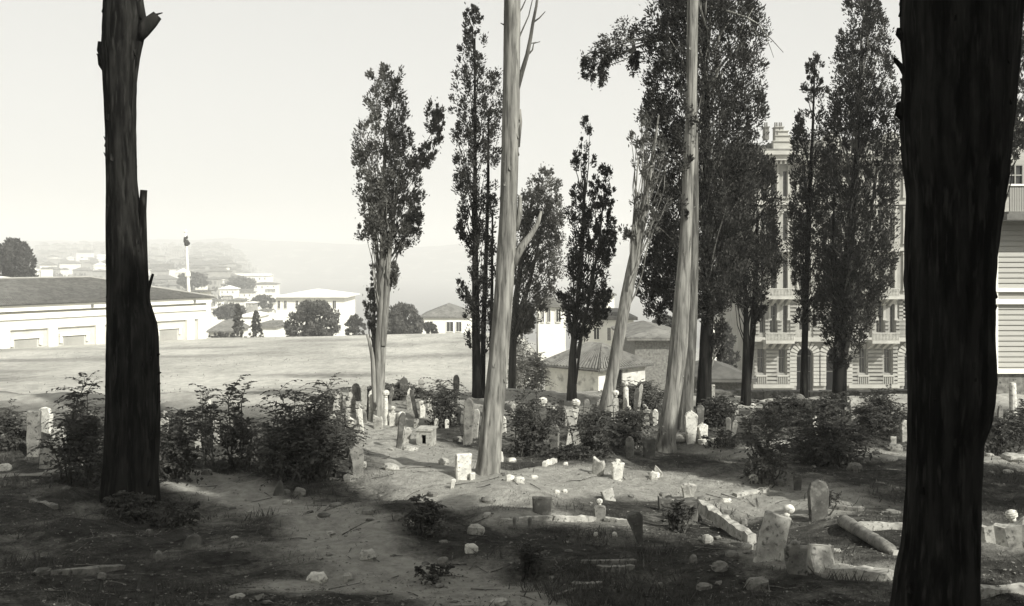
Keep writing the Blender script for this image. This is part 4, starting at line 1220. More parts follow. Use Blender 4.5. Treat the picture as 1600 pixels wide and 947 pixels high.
cypress('slim pointed cypress before the middle of the stone block', d7,
        [dict(rows=[(82, 1270, 1276), (100, 1262, 1284), (140, 1254, 1294), (180, 1244, 1298), (230, 1236, 1302), (300, 1234, 1304), (360, 1236, 1306), (420, 1232, 1302), (470, 1236, 1296), (505, 1246, 1275)], dens=.95)],
        [dict(rows=[(622, 1250, 1262), (540, 1252, 1262), (450, 1255, 1264), (330, 1260, 1267), (200, 1268, 1272), (100, 1272, 1274)])],
        (1257, 622), seed=109, leafm='cypress_deep', barkm='bark_dark', limbs=40, cr=(.13, .24), rim=.42)
d8 = float(at(1312, 628)[1])
cypress('tall broad dark cypress before the right half of the stone block', d8,
        [dict(rows=[(-20, 1335, 1350), (0, 1320, 1372), (40, 1312, 1382), (100, 1306, 1392), (160, 1300, 1400), (220, 1292, 1404), (280, 1286, 1404), (340, 1288, 1398), (400, 1284, 1394), (450, 1282, 1388), (500, 1284, 1360), (545, 1290, 1340), (570, 1300, 1325)], dens=1.25, limbs=1.6)],
        [dict(rows=[(628, 1300, 1324), (560, 1302, 1324), (500, 1306, 1325), (430, 1314, 1330), (330, 1326, 1338), (200, 1338, 1345), (60, 1344, 1347)]), dict(rows=[(560, 1316, 1324), (480, 1334, 1341), (380, 1352, 1358), (250, 1370, 1374)], dy=-.2, mat='bark_mid'), dict(rows=[(520, 1302, 1308), (420, 1298, 1303), (300, 1302, 1305)], dy=-.1)],
        (1312, 628), seed=110, leafm='cypress_deep', barkm='bark_dark', limb_m='bark_pale', limb_r=.018, limbs=80, cr=(.14, .26), nper=50, rim=.42)
d9 = 24.0
cypress('dark cypress at the right edge beyond the nearest trunk', d9,
        [dict(rows=[(-120, 1590, 1610), (-60, 1560, 1640), (20, 1545, 1660), (60, 1578, 1660), (110, 1560, 1625), (160, 1555, 1616), (230, 1550, 1602), (262, 1552, 1585)], dens=1.0)],
        [dict(rows=[(660, 1540, 1552), (500, 1543, 1554), (380, 1550, 1558), (250, 1560, 1566), (100, 1580, 1584), (-40, 1596, 1599)])], (1546, 660), seed=111, leafm='cypress_deep', barkm='bark_dark', limbs=30)

# the two pale straight trunks
d10 = float(at(1043, 702)[1])
def e10(t, rs):
    q = lambda u, v: PT(u, v, d10)
    b = MB()
    for pts in ([(1068, 260), (1058, 250), (1050, 256)], [(1080, 180), (1092, 168), (1096, 150)], [(1075, 330), (1088, 322)], [(1084, 60), (1074, 52)]):
        P = np.array([q(*p) for p in pts]); b.tube(P, np.linspace(.02, .008, len(P)), 5)
    b.build('dead_twig', M['bark_mid'], t, kind='stuff')
    CC = np.array([q(u_, v_) + np.array([0, -.16, 0]) for u_, v_ in ((1076, 172), (1074, 186), (1082, 192), (1070, 232), (1078, 244), (1066, 252), (1072, 150), (1062, 262), (1084, 215), (1060, 320), (1066, 335))])
    Vs, qs = clumps(CC + rs.normal(size=CC.shape) * .05, rs.uniform(.05, .13, len(CC)), 34, rs, up=.6, L=.08, Wd=.035)
    link('leafy_shoot', mesh_from('leafy_shoot', Vs - WL[t.name][None], qs, M['cypress_deep']), t)['kind'] = 'stuff'
big_trunk('straight pale trunk leaning slightly right in front of the great dark cypress', d10,
          [(-500, 1088, 1102), (-200, 1080, 1096), (0, 1074, 1091), (100, 1073, 1089), (180, 1072, 1088), (240, 1068, 1086), (300, 1066, 1083), (360, 1063, 1081), (420, 1058, 1079), (480, 1052, 1077), (540, 1046, 1074), (600, 1040, 1067), (650, 1032, 1060), (690, 1026, 1056), (704, 1022, 1058)], 41, n=64,
          extra=e10, mt='bark_pale', crown=[(-600, 1080, 1110), (-500, 1040, 1150), (-350, 1030, 1160), (-200, 1050, 1130), (-120, 1080, 1100)], tatters=30, tsize=.035, ridge=.04, flute=.04, flare=.1, group='tall pale bare trunks')
d11 = float(at(1068, 672)[1])
big_trunk('second straight pale trunk close behind the one before the great dark cypress', d11,
          [(-120, 1082, 1088), (0, 1080, 1088), (150, 1079, 1089), (240, 1078, 1091), (300, 1078, 1092), (400, 1074, 1091), (480, 1070, 1090), (560, 1064, 1087), (620, 1060, 1084), (672, 1054, 1084)], 43, n=48, mt='bark_mid', tatters=14, tsize=.03, ridge=.05, flute=.04, flare=.1,
          crown=[(-260, 1090, 1110), (-200, 1070, 1130), (-120, 1080, 1125), (-60, 1090, 1112)], group='tall pale bare trunks')

# ------------------------------------------------------------------ cypresses behind the viewpoint, whose shade lies over the foreground
def shade_tree(label, n_, s_, top, r, low=2.6, seed=1, dens=1.0):
    rs = np.random.RandomState(seed)
    x = .70711 * (s_ + n_); y = .70711 * (n_ - s_)
    g = float(H(x, y))
    t = thing('cypress_tree', label, 'cypress', (x, y, g), 'cypresses behind the viewpoint')
    b = MB(); b.tube([(x, y, g - .2), (x, y, g + top * .4), (x, y, g + top * .95)], [.32, .22, .05], 12); b.build('trunk', M['bark_dark'], t, True)
    k = int(r * top * 34 * dens)
    zz = rs.rand(k); rr = r * np.clip(1.15 - zz, 0, 1) ** .6 * np.clip(zz * 5, .35, 1)
    th = rs.rand(k) * 6.283; q_ = rs.rand(k) ** .5
    CC = np.stack([x + rr * q_ * np.cos(th), y + rr * q_ * np.sin(th), g + low + (top - low) * zz], 1)
    V, q = clumps(CC, rs.uniform(.25, .5, k), 26, rs, up=1.0, L=.3, Wd=.14)
    link('crown', mesh_from('crown', V - WL[t.name][None], q, M['cypress_deep']), t)
SHADE = [(9.1, 4.2, 15.5, 1.25, 2.2), (7.2, 3.6, 17, 1.3, 1.8), (5.2, 4.6, 18, 1.35, 2.2), (3.0, 4.0, 18, 1.3, 2.0), (.8, 5.0, 18, 1.4, 2.4), (-1.6, 4.2, 18, 1.4, 2.0), (6.1, 8.0, 19, 1.3, 2.5), (8.3, 8.5, 17, 1.2, 2.5), (1.8, 8.6, 20, 1.4, 2.5), (-3.8, 5.2, 18, 1.4, 2.0), (-6.2, 5.0, 18, 1.4, 2.0)]
LBL = ['first', 'second', 'third', 'fourth', 'fifth', 'sixth', 'seventh', 'eighth', 'ninth', 'tenth', 'eleventh']
for k, (n_, s_, top, r, low) in enumerate(SHADE):
    shade_tree('%s dark cypress of the screen behind the viewpoint, shading the foreground' % LBL[k], n_, s_, top, r, low, 300 + k, {1: .45, 7: .4, 3: .5, 8: .5, 4: .6}.get(k, 1.0))
for k, (n_, s_, top, r, low, lb_) in enumerate([(15.1, -3.0, 7.2, .75, 1.6, 'small cypress off to the right whose shade crosses the right middle ground'),
                                                (16.7, -2.0, 7.8, .9, 1.5, 'second small cypress off to the right shading the right middle ground'),
                                                (18.6, 3.0, 11.5, 1.0, 2.5, 'cypress off to the right, nearer the wooden house')]):
    shade_tree(lb_, n_, s_, top, r, low, 340 + k)

# ------------------------------------------------------------------ shrubs
def frond_bush(label, u, vb, w, h, seed, leafm='shrub', stems=None, depth=None, dd=0, fill=1.0, fl=(.32, .62), name='shrub', cat='shrub', group='leafy shrubs among the graves', lean=0, stem_m='bark_brown', tall=None, leafl=.10):
    rs = np.random.RandomState(seed)
    p = at(u, vb); x0, d = p[0], p[1] + dd; g = float(H(x0, d)); s = d / F
    W_, H_ = w * s, h * s; D_ = depth or min(W_, 1.3)
    t = thing(name, label, cat, (x0, d, g), group)
    k = stems or max(6, int(W_ * D_ * 20))
    sb = MB(); LC = []; LD = []; LL = []; LW = []
    for e in range(k):
        a = rs.rand() * 6.283; q = rs.rand() ** .6
        bx = x0 + W_ * .34 * q * math.cos(a); by = d + D_ * .34 * q * math.sin(a)
        bz = float(H(bx, by))
        hh = H_ * (1 - .5 * q ** 2) * rs.uniform(.5, 1.05) * .95
        if tall and e < len(tall): bx = x0 + (tall[e][0] - u) * s; by = d; bz = g; hh = tall[e][1] * s
        tp = np.array([bx + W_ * .13 * q * math.cos(a) + rs.normal() * .05 + lean * hh, by + D_ * .13 * q * math.sin(a), bz + hh])
        P = curve(np.array([bx, by, bz - .03]), tp, 6, rs, .12)
        sb.tube(P, np.linspace(.013 + .008 * rs.rand(), .005, 6), 4)
        nf = rs.randint(10, 16)
        for f in range(nf):
            tt = 1 - (f / nf) * .8 * rs.rand()
            i_ = min(4, int(tt * 5)); o = P[i_] + (P[i_ + 1] - P[i_]) * (tt * 5 - i_)
            az = rs.rand() * 6.283; el = rs.uniform(.1, 1.25)
            L = rs.uniform(*fl) * min(1, H_ / .8)
            n = 7; tq = np.linspace(0, 1, n)
            dirh = np.array([math.cos(az) * math.cos(el), math.sin(az) * math.cos(el), math.sin(el)])
            R_ = o + dirh * L * tq[:, None]; R_[:, 2] -= .45 * L * tq ** 2
            sb.tube(R_[::2], [.005, .004, .003, .002], 3, False)
            tn = np.gradient(R_, axis=0); tn /= np.linalg.norm(tn, axis=1)[:, None]
            side = np.cross(tn, [0, 0, 1]); side /= np.linalg.norm(side, axis=1)[:, None] + 1e-9
            for i_ in range(1, n):
                for sg in (-1, 1):
                    ld = side[i_] * sg + tn[i_] * .6 + np.array([0, 0, -.25]) + rs.normal(size=3) * .15
                    ld /= np.linalg.norm(ld)
                    l = leafl * rs.uniform(.7, 1.2) * (1 - .35 * tq[i_])
                    LC.append(R_[i_] + ld * l * .5); LD.append(ld); LL.append(l); LW.append(l * .36)
    nfill = int(W_ * H_ * 620 * fill) + 40
    a = rs.rand(nfill) * 6.283; q = rs.rand(nfill) ** .5
    zz = rs.rand(nfill); sh = np.sqrt(np.clip(1 - (zz * .95) ** 2, 0, 1))
    lump = 1 + .9 * vnoise(a * 1.6, zz * 4, seed) + .5 * vnoise(a * 5, zz * 9, seed + 1)
    C = np.stack([x0 + W_ * .5 * q * sh * lump * np.cos(a), d + D_ * .5 * q * sh * lump * np.sin(a), g + H_ * .60 * zz * lump], 1)
    D_ir = rs.normal(size=(nfill, 3)) + np.array([0, 0, -.1]); D_ir /= np.linalg.norm(D_ir, axis=1)[:, None]
    C = np.concatenate([np.array(LC), C]); Dn = np.concatenate([np.array(LD), D_ir])
    L = np.concatenate([LL, rs.uniform(.5, 1.1, nfill) * leafl]); Wd = np.concatenate([LW, rs.uniform(.4, .6, nfill) * leafl])
    V, q = leaves(C, Dn, L, Wd, rs)
    link('foliage', mesh_from('foliage', V - WL[t.name][None], q, M[leafm]), t)
    sb.build('stem', M[stem_m], t)
    return t

frond_bush('big dark frond-leaved bush at the foot of the massive left trunk, on its left', 128, 752, 92, 135, 201, tall=[(120, 150), (140, 140), (105, 130)])
frond_bush('dark bush pressed against the right side of the massive left trunk', 270, 752, 74, 118, 202)
frond_bush('dark low foliage right at the base of the massive left trunk', 200, 770, 96, 62, 203, fill=1.4)
frond_bush('dark creeping foliage in front of the foot of the massive left trunk', 205, 806, 110, 40, 240, fill=1.3, fl=(.15, .3), leafl=.07)
frond_bush('tree-of-heaven sapling with pale stem and two spreading fronds right of the massive left trunk', 326, 728, 30, 118, 204, stems=5, leafm='shrub', stem_m='bark_pale', fill=.15, tall=[(326, 112), (322, 100), (333, 96)])
frond_bush('upright dark bush between the sapling and the largest bush, left', 372, 735, 58, 125, 205, tall=[(368, 130), (385, 120)])
frond_bush('largest black bush left of centre, before the row of thin stones', 472, 742, 130, 128, 206, tall=[(440, 130), (515, 140), (500, 132)], fill=1.6, depth=1.5)
frond_bush('lower dark bush on the right flank of the largest black bush', 535, 716, 52, 70, 207)
frond_bush('low dark shrub at the very left edge of the cemetery', 12, 700, 60, 62, 208)
frond_bush('small shrub behind the grey post at far left', 95, 690, 44, 62, 209, dd=1)
frond_bush('rounded dark shrub left of the pale central trunk, behind the tomb block', 692, 664, 54, 62, 210, tall=[(688, 66), (704, 62)])
frond_bush('big dark bush immediately right of the pale central trunk', 826, 712, 66, 98, 211, tall=[(815, 100), (838, 96)], fill=1.3)
frond_bush('mixed bush behind the pair of crossing pale stones', 868, 684, 40, 52, 212, dd=1.0)
frond_bush('leafy bush left of the straight pale trunk, full of small light leaves', 930, 706, 66, 72, 213)
frond_bush('tangled bush left of the foot of the straight pale trunk', 985, 702, 66, 62, 214)
frond_bush('spreading spiky plant with long fronds right of the white pointed stones', 1190, 752, 66, 100, 215, tall=[(1180, 108), (1205, 96)], fl=(.35, .6), fill=.7)
frond_bush('broad black bush in the right middle ground', 1296, 728, 112, 78, 216, fill=1.7, tall=[(1285, 88), (1262, 84)], depth=1.4)
frond_bush('dark hedge-like bush before the boundary wall, left part', 1232, 664, 84, 46, 217, leafm='shrub')
frond_bush('dark bush before the boundary wall, beside the nearest trunk', 1374, 668, 84, 52, 218)
frond_bush('small scrub between the wall bushes at right', 1300, 650, 60, 34, 219, leafm='shrub')
frond_bush('solitary black bush in the shaded foreground left of centre', 666, 836, 74, 72, 220, fill=2.2, fl=(.18, .32), leafl=.07)
frond_bush('small dark ground shrub right of the massive left trunk', 275, 822, 80, 40, 221, fill=1.4, fl=(.15, .3), leafl=.07)
frond_bush('dark weed clump behind the tapered leaning stone', 1060, 832, 50, 56, 222, fl=(.15, .3), leafl=.07)
frond_bush('thin wiry plant in the right foreground behind the grey rough stone', 1284, 806, 36, 66, 223, fill=.25, stems=12, fl=(.1, .2), leafl=.04)
frond_bush('faint weedy plant in the shaded foreground right of centre', 824, 905, 42, 56, 224, fill=.4, stems=12, fl=(.1, .22), leafl=.05)
frond_bush('shrub right of the nearest trunk, lower at the right edge', 1562, 712, 46, 66, 225)
frond_bush('taller shrub right of the nearest trunk, before the wooden house', 1596, 690, 50, 60, 226)
frond_bush('low scrub beneath the great dark cypress', 1120, 664, 56, 46, 227)
frond_bush('low creeping weeds in the foreground between the stones', 680, 908, 70, 26, 228, fill=1.2, fl=(.1, .2), leafl=.05)
frond_bush('patch of weeds right of the fallen long stone', 1130, 700, 70, 26, 229, fill=1.2, fl=(.15, .25), leafl=.06)
frond_bush('scrub patch in front of the crossing pale stones', 905, 716, 110, 24, 230, fill=1.3, fl=(.12, .22), leafl=.06)
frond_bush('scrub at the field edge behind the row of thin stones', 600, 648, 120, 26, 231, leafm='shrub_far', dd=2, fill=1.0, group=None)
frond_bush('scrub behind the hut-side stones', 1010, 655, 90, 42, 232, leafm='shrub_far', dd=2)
frond_bush('pale feathery thicket between the central trunk and the stone hut', 828, 632, 62, 96, 233, leafm='pale_leaf', dd=6, stem_m='bark_pale', fill=.9, group=None, depth=1.5)

def round_bush(label, u, vb, w, h, d, seed, leafm='shrub_far', n=150, name='bush', cat='bush', group='bushes beyond the field', cone=False, L=.5, nper=34, trunk=True):
    rs = np.random.RandomState(seed); s = d / F
    x0 = (u - 800) * s; zb = CH - (vb - HZ) * s; g = float(H(x0, d))
    t = thing(name, label, cat, (x0, d, g), group)
    k = n; zz = rs.rand(k); W_ = w * s / 2; H_ = h * s
    pr = (1 - zz) ** .8 * .9 + .1 if cone else np.sqrt(np.clip(1 - (zz * 1.9 - .8) ** 2 * .8, .05, 1))
    a = rs.rand(k) * 6.283; q = rs.rand(k) ** .4
    lump = .9 + .35 * vnoise(a * 1.3, zz * 3, seed)
    CC = np.stack([x0 + W_ * pr * q * lump * np.cos(a), d + W_ * pr * q * lump * np.sin(a), zb + H_ * (.02 + .93 * zz)], 1)
    V, q = clumps(CC, rs.uniform(.5, 1., k) * W_ * .17, nper, rs, up=.4, L=L * .8, Wd=L * .4, elong=1)
    link('foliage', mesh_from('foliage', V - WL[t.name][None], q, M[leafm]), t)
    sb = MB()
    sb.tube([(x0, d, g - .2), (x0, d, zb + H_ * .3), (x0 + .05 * W_, d, zb + H_ * .85)], [W_ * .09, W_ * .07, W_ * .02], 8)
    for e in rs.choice(k, 12, replace=False): sb.tube([(x0, d, zb + H_ * .2), CC[e]], [W_ * .035, W_ * .01], 4)
    sb.build('stem', M['bark_brown'], t)
round_bush('big round bush before the large white house', 490, 530, 92, 60, 112, 241, n=230, L=.42)
round_bush('darker conical conifer right of the barracks', 372, 532, 30, 58, 112, 242, cone=True, L=.3, n=110)
round_bush('second smaller conical conifer beyond the field', 400, 530, 26, 46, 113, 243, cone=True, L=.3, n=90)
round_bush('low clipped hedge bush beside the two conifers', 345, 534, 40, 14, 112, 244, L=.3, n=60)
round_bush('loose bush right of the pale fan-shaped cypress, beyond the field', 630, 526, 74, 50, 112, 245, n=180, L=.42)
round_bush('small bush left of the narrow young cypress beyond the field', 556, 528, 36, 36, 112, 246, n=80, L=.36)
round_bush('big round dark tree at the left edge behind the barracks', 20, 470, 76, 98, 150, 247, leafm='shrub', n=330, L=.6, nper=44, name='round_tree', cat='tree', group=None)
round_bush('low bush right of the loose bush, against the low white house', 670, 522, 34, 18, 118, 248, n=60, L=.36)
round_bush('tree behind the tiled roof right of the leaning cypress', 1040, 540, 60, 50, 75, 249, leafm='shrub', n=120, L=.26)
round_bush('dense tree left of the stone block between the trunks', 1132, 585, 44, 80, 62, 250, leafm='shrub', n=130, L=.22)
round_bush('pale sunlit tree behind the dark-roofed shed', 1150, 560, 40, 56, 90, 251, leafm='pale_leaf', n=90, L=.3)
round_bush('wooded clump beside the gabled house', 815, 520, 50, 40, 100, 252, leafm='shrub_far', n=100, L=.35)
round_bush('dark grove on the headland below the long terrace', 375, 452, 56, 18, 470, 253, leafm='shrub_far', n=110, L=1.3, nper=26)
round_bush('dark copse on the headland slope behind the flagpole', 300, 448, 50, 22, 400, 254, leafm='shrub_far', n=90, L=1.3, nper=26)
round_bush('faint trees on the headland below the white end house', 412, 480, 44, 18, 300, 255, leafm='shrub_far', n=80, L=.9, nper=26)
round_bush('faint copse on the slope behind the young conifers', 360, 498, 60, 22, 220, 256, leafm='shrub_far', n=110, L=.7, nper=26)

# ------------------------------------------------------------------ gravestones
def outline(kind):
    if kind == 'point':      # widening slab with a pointed head
        return [(.32, 0), (.40, .4), (.5, .80), (.30, .90), (.10, .94), (0, 1)]
    if kind == 'ogee':
        return [(.36, 0), (.5, .72), (.46, .84), (.24, .88), (.12, .93), (0, 1)]
    if kind == 'round':
        return [(.42, 0), (.5, .70), (.46, .84), (.33, .94), (.16, .985), (0, 1)]
    if kind == 'tab':        # shoulders and a small neck
        return [(.40, 0), (.5, .80), (.36, .84), (.20, .86), (.18, .97), (.08, 1)]
    if kind == 'square':
        return [(.46, 0), (.5, .96), (.44, 1), (.1, .99)]
    if kind == 'broken':
        return [(.46, 0), (.5, .62), (.3, .86), (.06, .8)]
    if kind == 'thin':
        return [(.40, 0), (.5, .85), (.32, .96), (0, 1)]
    if kind == 'taper':      # narrow foot, broad clipped head
        return [(.16, 0), (.34, .5), (.5, .86), (.34, .97), (.05, 1)]
    if kind == 'wedge':
        return [(.5, 0), (.42, .3), (.2, .8), (.02, 1)]
    if kind == 'neck':       # slab narrowing to a neck that carries a turban
        return [(.34, 0), (.44, .5), (.5, .86), (.40, .93), (.20, .96), (.18, 1.0)]
    return [(.50, 0), (.49, .5), (.47, .95), (.40, 1)]

def slab_geo(kind, w, h, th, rs, bury=.25, jag=.04):
    o = outline(kind)
    right = [(a * w, b * h) for a, b in o]
    if kind == 'broken': left = [(-.5 * w, .98 * h), (-.5 * w, .5 * h), (-.46 * w, 0)]
    elif kind == 'wedge': left = [(-.3 * w, .75 * h), (-.5 * w, 0)]
    else: left = [(-a, b) for a, b in right[::-1] if a > 1e-6]
    pts = [(right[0][0], -bury)] + right + left + [(-abs(left[-1][0]), -bury)]
    # finer edge so that it can be chipped
    fine = []
    for a, b in zip(pts, pts[1:] + pts[:1]):
        L = math.hypot(b[0] - a[0], b[1] - a[1]); k = max(1, min(5, int(L / .09)))
        for e in range(k):
            f = e / k; fine.append((a[0] + (b[0] - a[0]) * f, a[1] + (b[1] - a[1]) * f))
    P = np.array(fine); P += rs.normal(size=P.shape) * jag * w * .5
    c = P.mean(0); n = len(P)
    bev = min(.018, th * .3)
    d_ = P - c; ins = P - d_ / (np.linalg.norm(d_, axis=1)[:, None] + 1e-6) * bev
    rings = []
    for pp, y in ((ins, -th / 2), (P, -th / 2 + bev), (P, th / 2 - bev), (ins, th / 2)):
        rings.append(np.stack([pp[:, 0], np.full(n, y) + rs.normal(size=n) * th * .05, pp[:, 1]], 1))
    V = np.concatenate(rings); q = []
    for r in range(3):
        i = np.arange(n); j = (i + 1) % n
        q.append(np.stack([i + r * n, j + r * n, j + (r + 1) * n, i + (r + 1) * n], 1))
    return V, [np.concatenate(q), np.arange(n)[None], (np.arange(n) + 3 * n)[::-1][None]]

GN = [0]
def grave(u, vb, h, w, kind, label, m='stone_grey', lean=0, back=0, yaw=None, th=None, top=None, topm=None, group='old gravestones standing in the cemetery', dd=0, name='gravestone', cat='gravestone', lift=0):
    GN[0] += 1; rs = np.random.RandomState(500 + GN[0])
    p = at(u, vb); x0, d = p[0] * (1 + dd / p[1]), p[1] + dd; s = d / F
    W_, H_ = w * s, h * s
    T_ = th * s if th else max(.05, min(.11, W_ * .38))
    g = float(H(x0, d)) + lift
    if yaw is None: yaw = rs.uniform(-.35, .35)
    rot = (math.radians(back) + rs.normal() * .03, math.radians(lean), yaw)
    if kind == 'column':
        b = MB(); r = W_ / 2
        b.tube([(0, 0, -.2), (0, 0, H_ * .1), (0, 0, H_ * .5), (0, 0, H_ * .94), (0, 0, H_)], [r * 1.08, r, r * .95, r * .86, r * .7], 12)
        me = b.mesh('gravestone', M[m])
    else:
        V, Fs = slab_geo(kind, W_, H_, T_, rs)
        b = MB(); b.add(V, Fs); me = b.mesh('gravestone', M[m])
    o = link(name, me, None, (x0, d, g), rot)
    tag(o, label, cat, group)
    if top:
        c = MB(); r = top * s / 2
        if kind != 'hat':
            c.tube([(0, 0, H_ - .005), (0, 0, H_ + r * .5)], [r * .55, r * .6], 10)
            c.ball((0, 0, H_ + r * 1.25), (r, r, r * .9), 12, 8, .05, GN[0])
            # wound folds of the turban
            for e in (-.35, .05, .42):
                a = np.linspace(0, 2 * math.pi, 15); rr = r * math.sqrt(max(.1, 1 - e * e)) * .96
                c.tube(np.stack([rr * np.cos(a), rr * np.sin(a), H_ + r * 1.25 + e * r * .9 + .12 * r * np.sin(a)], 1), r * .16, 5)
            hat = link('turban', c.mesh('turban', M[topm or m], smooth=True), o)
    return o

def rock(u, vb, w, h, label, m='stone_pale', seed=0, flat=1.0, dep=.8, yaw=0, name='stone', cat='stone', group='loose stones on the ground', lift=0):
    GN[0] += 1; rs = np.random.RandomState(900 + GN[0])
    p = at(u, vb); s = p[1] / F
    b = MB(); b.ball((0, 0, 0), 1, 9, 6, .38, GN[0])
    V = np.concatenate(b.v)
    V = np.sign(V) * np.abs(V) ** .72     # blocky
    V *= np.array([w * s * .52, w * s * .5 * dep, h * s * .72])
    V[:, 2] += h * s * .30
    b.v = [V]
    o = link(name, b.mesh('stone', M[m]), None, (p[0], p[1] + w * s * .2, float(H(p[0], p[1] + w * s * .2)) + lift), (0, rs.normal() * .1, yaw))
    return tag(o, label, cat, group)

def fallen(u0, v0, u1, v1, wpx, tpx, label, m='stone_pale', kind='box', group='fallen slabs lying on the ground', name='fallen_slab', cat='stone slab', raise0=0.0, raise1=0.0, roll=0):
    """slab or shaft lying from pixel (u0, v0) to (u1, v1); wpx across, tpx thick"""
    GN[0] += 1; rs = np.random.RandomState(700 + GN[0])
    a = at(u0, v0); b_ = at(u1, v1)
    s = (a[1] + b_[1]) / 2 / F
    a[2] += raise0; b_[2] += raise1
    L = np.linalg.norm(b_ - a); W_, T_ = wpx * s, tpx * s
    k = max(7, int(L / .12)); t = np.linspace(0, 1, k); t[1:-1] += rs.normal(size=k - 2) * .15 / k
    b = MB()
    if kind == 'round':
        b.tube(np.stack([t * L, t * 0, np.full(k, T_ * .35)], 1), (W_ / 2) * (1 + rs.normal(size=k) * .04) * np.linspace(1.08, .85, k), 11)
    else:
        V = []
        for i_ in range(k):
            ww = W_ / 2 * (1 + rs.normal() * .09) * (.86 if i_ in (0, k - 1) else 1) * (1 if kind == 'box' else (.75 + .35 * t[i_]))
            V += [(t[i_] * L, -ww, -.03), (t[i_] * L, ww, -.03), (t[i_] * L + rs.normal() * .02, ww * .9, T_ * (1 + rs.normal() * .13)), (t[i_] * L + rs.normal() * .02, -ww * .9, T_ * (1 + rs.normal() * .13))]
        q = []
        for i_ in range(k - 1):
            for e in range(4): q.append((i_ * 4 + e, (i_ + 1) * 4 + e, (i_ + 1) * 4 + (e + 1) % 4, i_ * 4 + (e + 1) % 4))
        b.add(V, [np.array(q + [(3, 2, 1, 0), ((k - 1) * 4, (k - 1) * 4 + 1, (k - 1) * 4 + 2, (k - 1) * 4 + 3)])])
    dv = b_ - a
    yaw = math.atan2(dv[1], dv[0]); pit = -math.atan2(dv[2], math.hypot(dv[0], dv[1]))
    o = link(name, b.mesh('slab', M[m], smooth=(kind == 'round')), None, tuple(a), (math.radians(roll), pit, yaw))
    return tag(o, label, cat, group)

# -- left part
grave(52, 712, 70, 19, 'square', 'square weathered grey grave post at far left', 'stone_grey', th=16, yaw=.2, lean=1)
grave(73, 676, 40, 22, 'round', 'bright worn headstone just behind the square grey post at far left', 'stone_white', lean=-4)
rock(95, 690, 34, 22, 'pale slab-like block right of the square grey post', 'stone_pale')
rock(78, 732, 40, 40, 'tall pale broken block leaning below the square grey post', 'stone_pale', dep=.6)
rock(6, 736, 20, 10, 'white oblong stone cut by the left edge of the view', 'stone_white')
rock(72, 742, 10, 7, 'small pale stone under the tall broken block at left', 'stone_pale')
fallen(-20, 690, 40, 682, 16, 9, 'pale slab lying at the left edge behind the shrub', 'stone_grey')
fallen(50, 785, 88, 796, 9, 6, 'flat slab in deep shade left of the massive left trunk', 'stone_grey')
fallen(80, 899, 190, 889, 10, 7, 'long narrow shaft lying in the shaded left foreground', 'stone_grey', kind='taper')
rock(158, 905, 13, 9, 'little stone under the long narrow shaft', 'stone_grey')
rock(248, 878, 11, 16, 'small upright cobble in the left foreground', 'stone_grey')
grave(302, 856, 22, 34, 'wedge', 'dark wedge-shaped stone stump in the left foreground', 'stone_dark', back=-15)
grave(289, 684, 34, 12, 'round', 'grey slim headstone among the leaves right of the left trunk', 'stone_grey', dd=.5)
grave(257, 690, 28, 14, 'round', 'pale-topped low stone behind the leaves near the left trunk', 'stone_pale', top=9, dd=.6)
grave(338, 700, 40, 12, 'thin', 'bright thin stone beside the sapling stem', 'stone_pale', dd=.4)
grave(310, 708, 30, 14, 'ogee', 'pale ogee-headed stone half hidden left of the sapling stem', 'stone_pale', dd=.6)
rock(322, 742, 18, 8, 'flat stone at the path edge below the sapling', 'stone_grey')
grave(425, 735, 40, 40, 'square', 'broad dim box-shaped tomb end under the largest bush', 'stone_grey', th=30, yaw=.1)
grave(436, 774, 24, 18, 'wedge', 'dark triangular stone near the left path', 'stone_dark', lean=4)
rock(467, 777, 20, 14, 'leaning pale chip beside the dark triangular stone', 'stone_grey')
grave(560, 747, 56, 22, 'ogee', 'grey gravestone standing alone before the right flank of the largest bush', 'stone_grey', lean=-5, yaw=.3)
rock(545, 752, 22, 10, 'low stone at the foot of the lone grey gravestone', 'stone_grey')
rock(563, 729, 20, 8, 'flat edge stone on the path right of the lone grey gravestone', 'stone_pale')
rock(610, 735, 24, 9, 'long edge stone in the sunny path', 'stone_pale')
# -- the row of thin stones round the pale fan-shaped cypress
grave(531, 640, 32, 8, 'thin', 'thin grey stone, leftmost of the row by the fan-shaped cypress', 'stone_grey', lean=-3)
grave(540, 645, 26, 8, 'thin', 'slim leaning stone second in the row from the left', 'stone_grey', lean=8)
grave(547, 646, 34, 8, 'thin', 'thin stone with a knob head third in the row', 'stone_pale', top=6, topm='stone_grey')
grave(556, 642, 30, 13, 'round', 'broad dark round stone at the back of the row', 'stone_dark', dd=1)
grave(568, 655, 54, 10, 'thin', 'tallest pointed stone left of the fan-shaped cypress, pale with a dark tip', 'stone_pale', lean=1)
grave(579, 656, 40, 8, 'thin', 'bright narrow stone against the left side of the fan-shaped cypress', 'stone_white', lean=3)
grave(561, 656, 26, 12, 'ogee', 'short pale stone in front of the tallest pointed one', 'stone_pale')
grave(566, 676, 40, 7, 'thin', 'crooked white sliver of stone standing by the bush', 'stone_white', lean=-6, th=5)
grave(603, 663, 42, 8, 'column', 'slim white column stone with a round cap right of the fan-shaped cypress', 'stone_white', top=11, lean=0)
grave(591, 670, 22, 16, 'broken', 'pale broken stump below the fan-shaped cypress', 'stone_pale')
grave(614, 664, 22, 14, 'tab', 'white shouldered stone with a small round head', 'stone_white', top=7)
grave(616, 640, 26, 14, 'round', 'grey stone behind the white shouldered one', 'stone_grey', dd=1.5)
grave(630, 640, 38, 13, 'point', 'dark pointed stone behind the pale capped pair', 'stone_dark', dd=1.2, lean=2)
grave(623, 700, 56, 10, 'thin', 'tall dark shaft leaning right beside the path', 'stone_dark', lean=7, th=9)
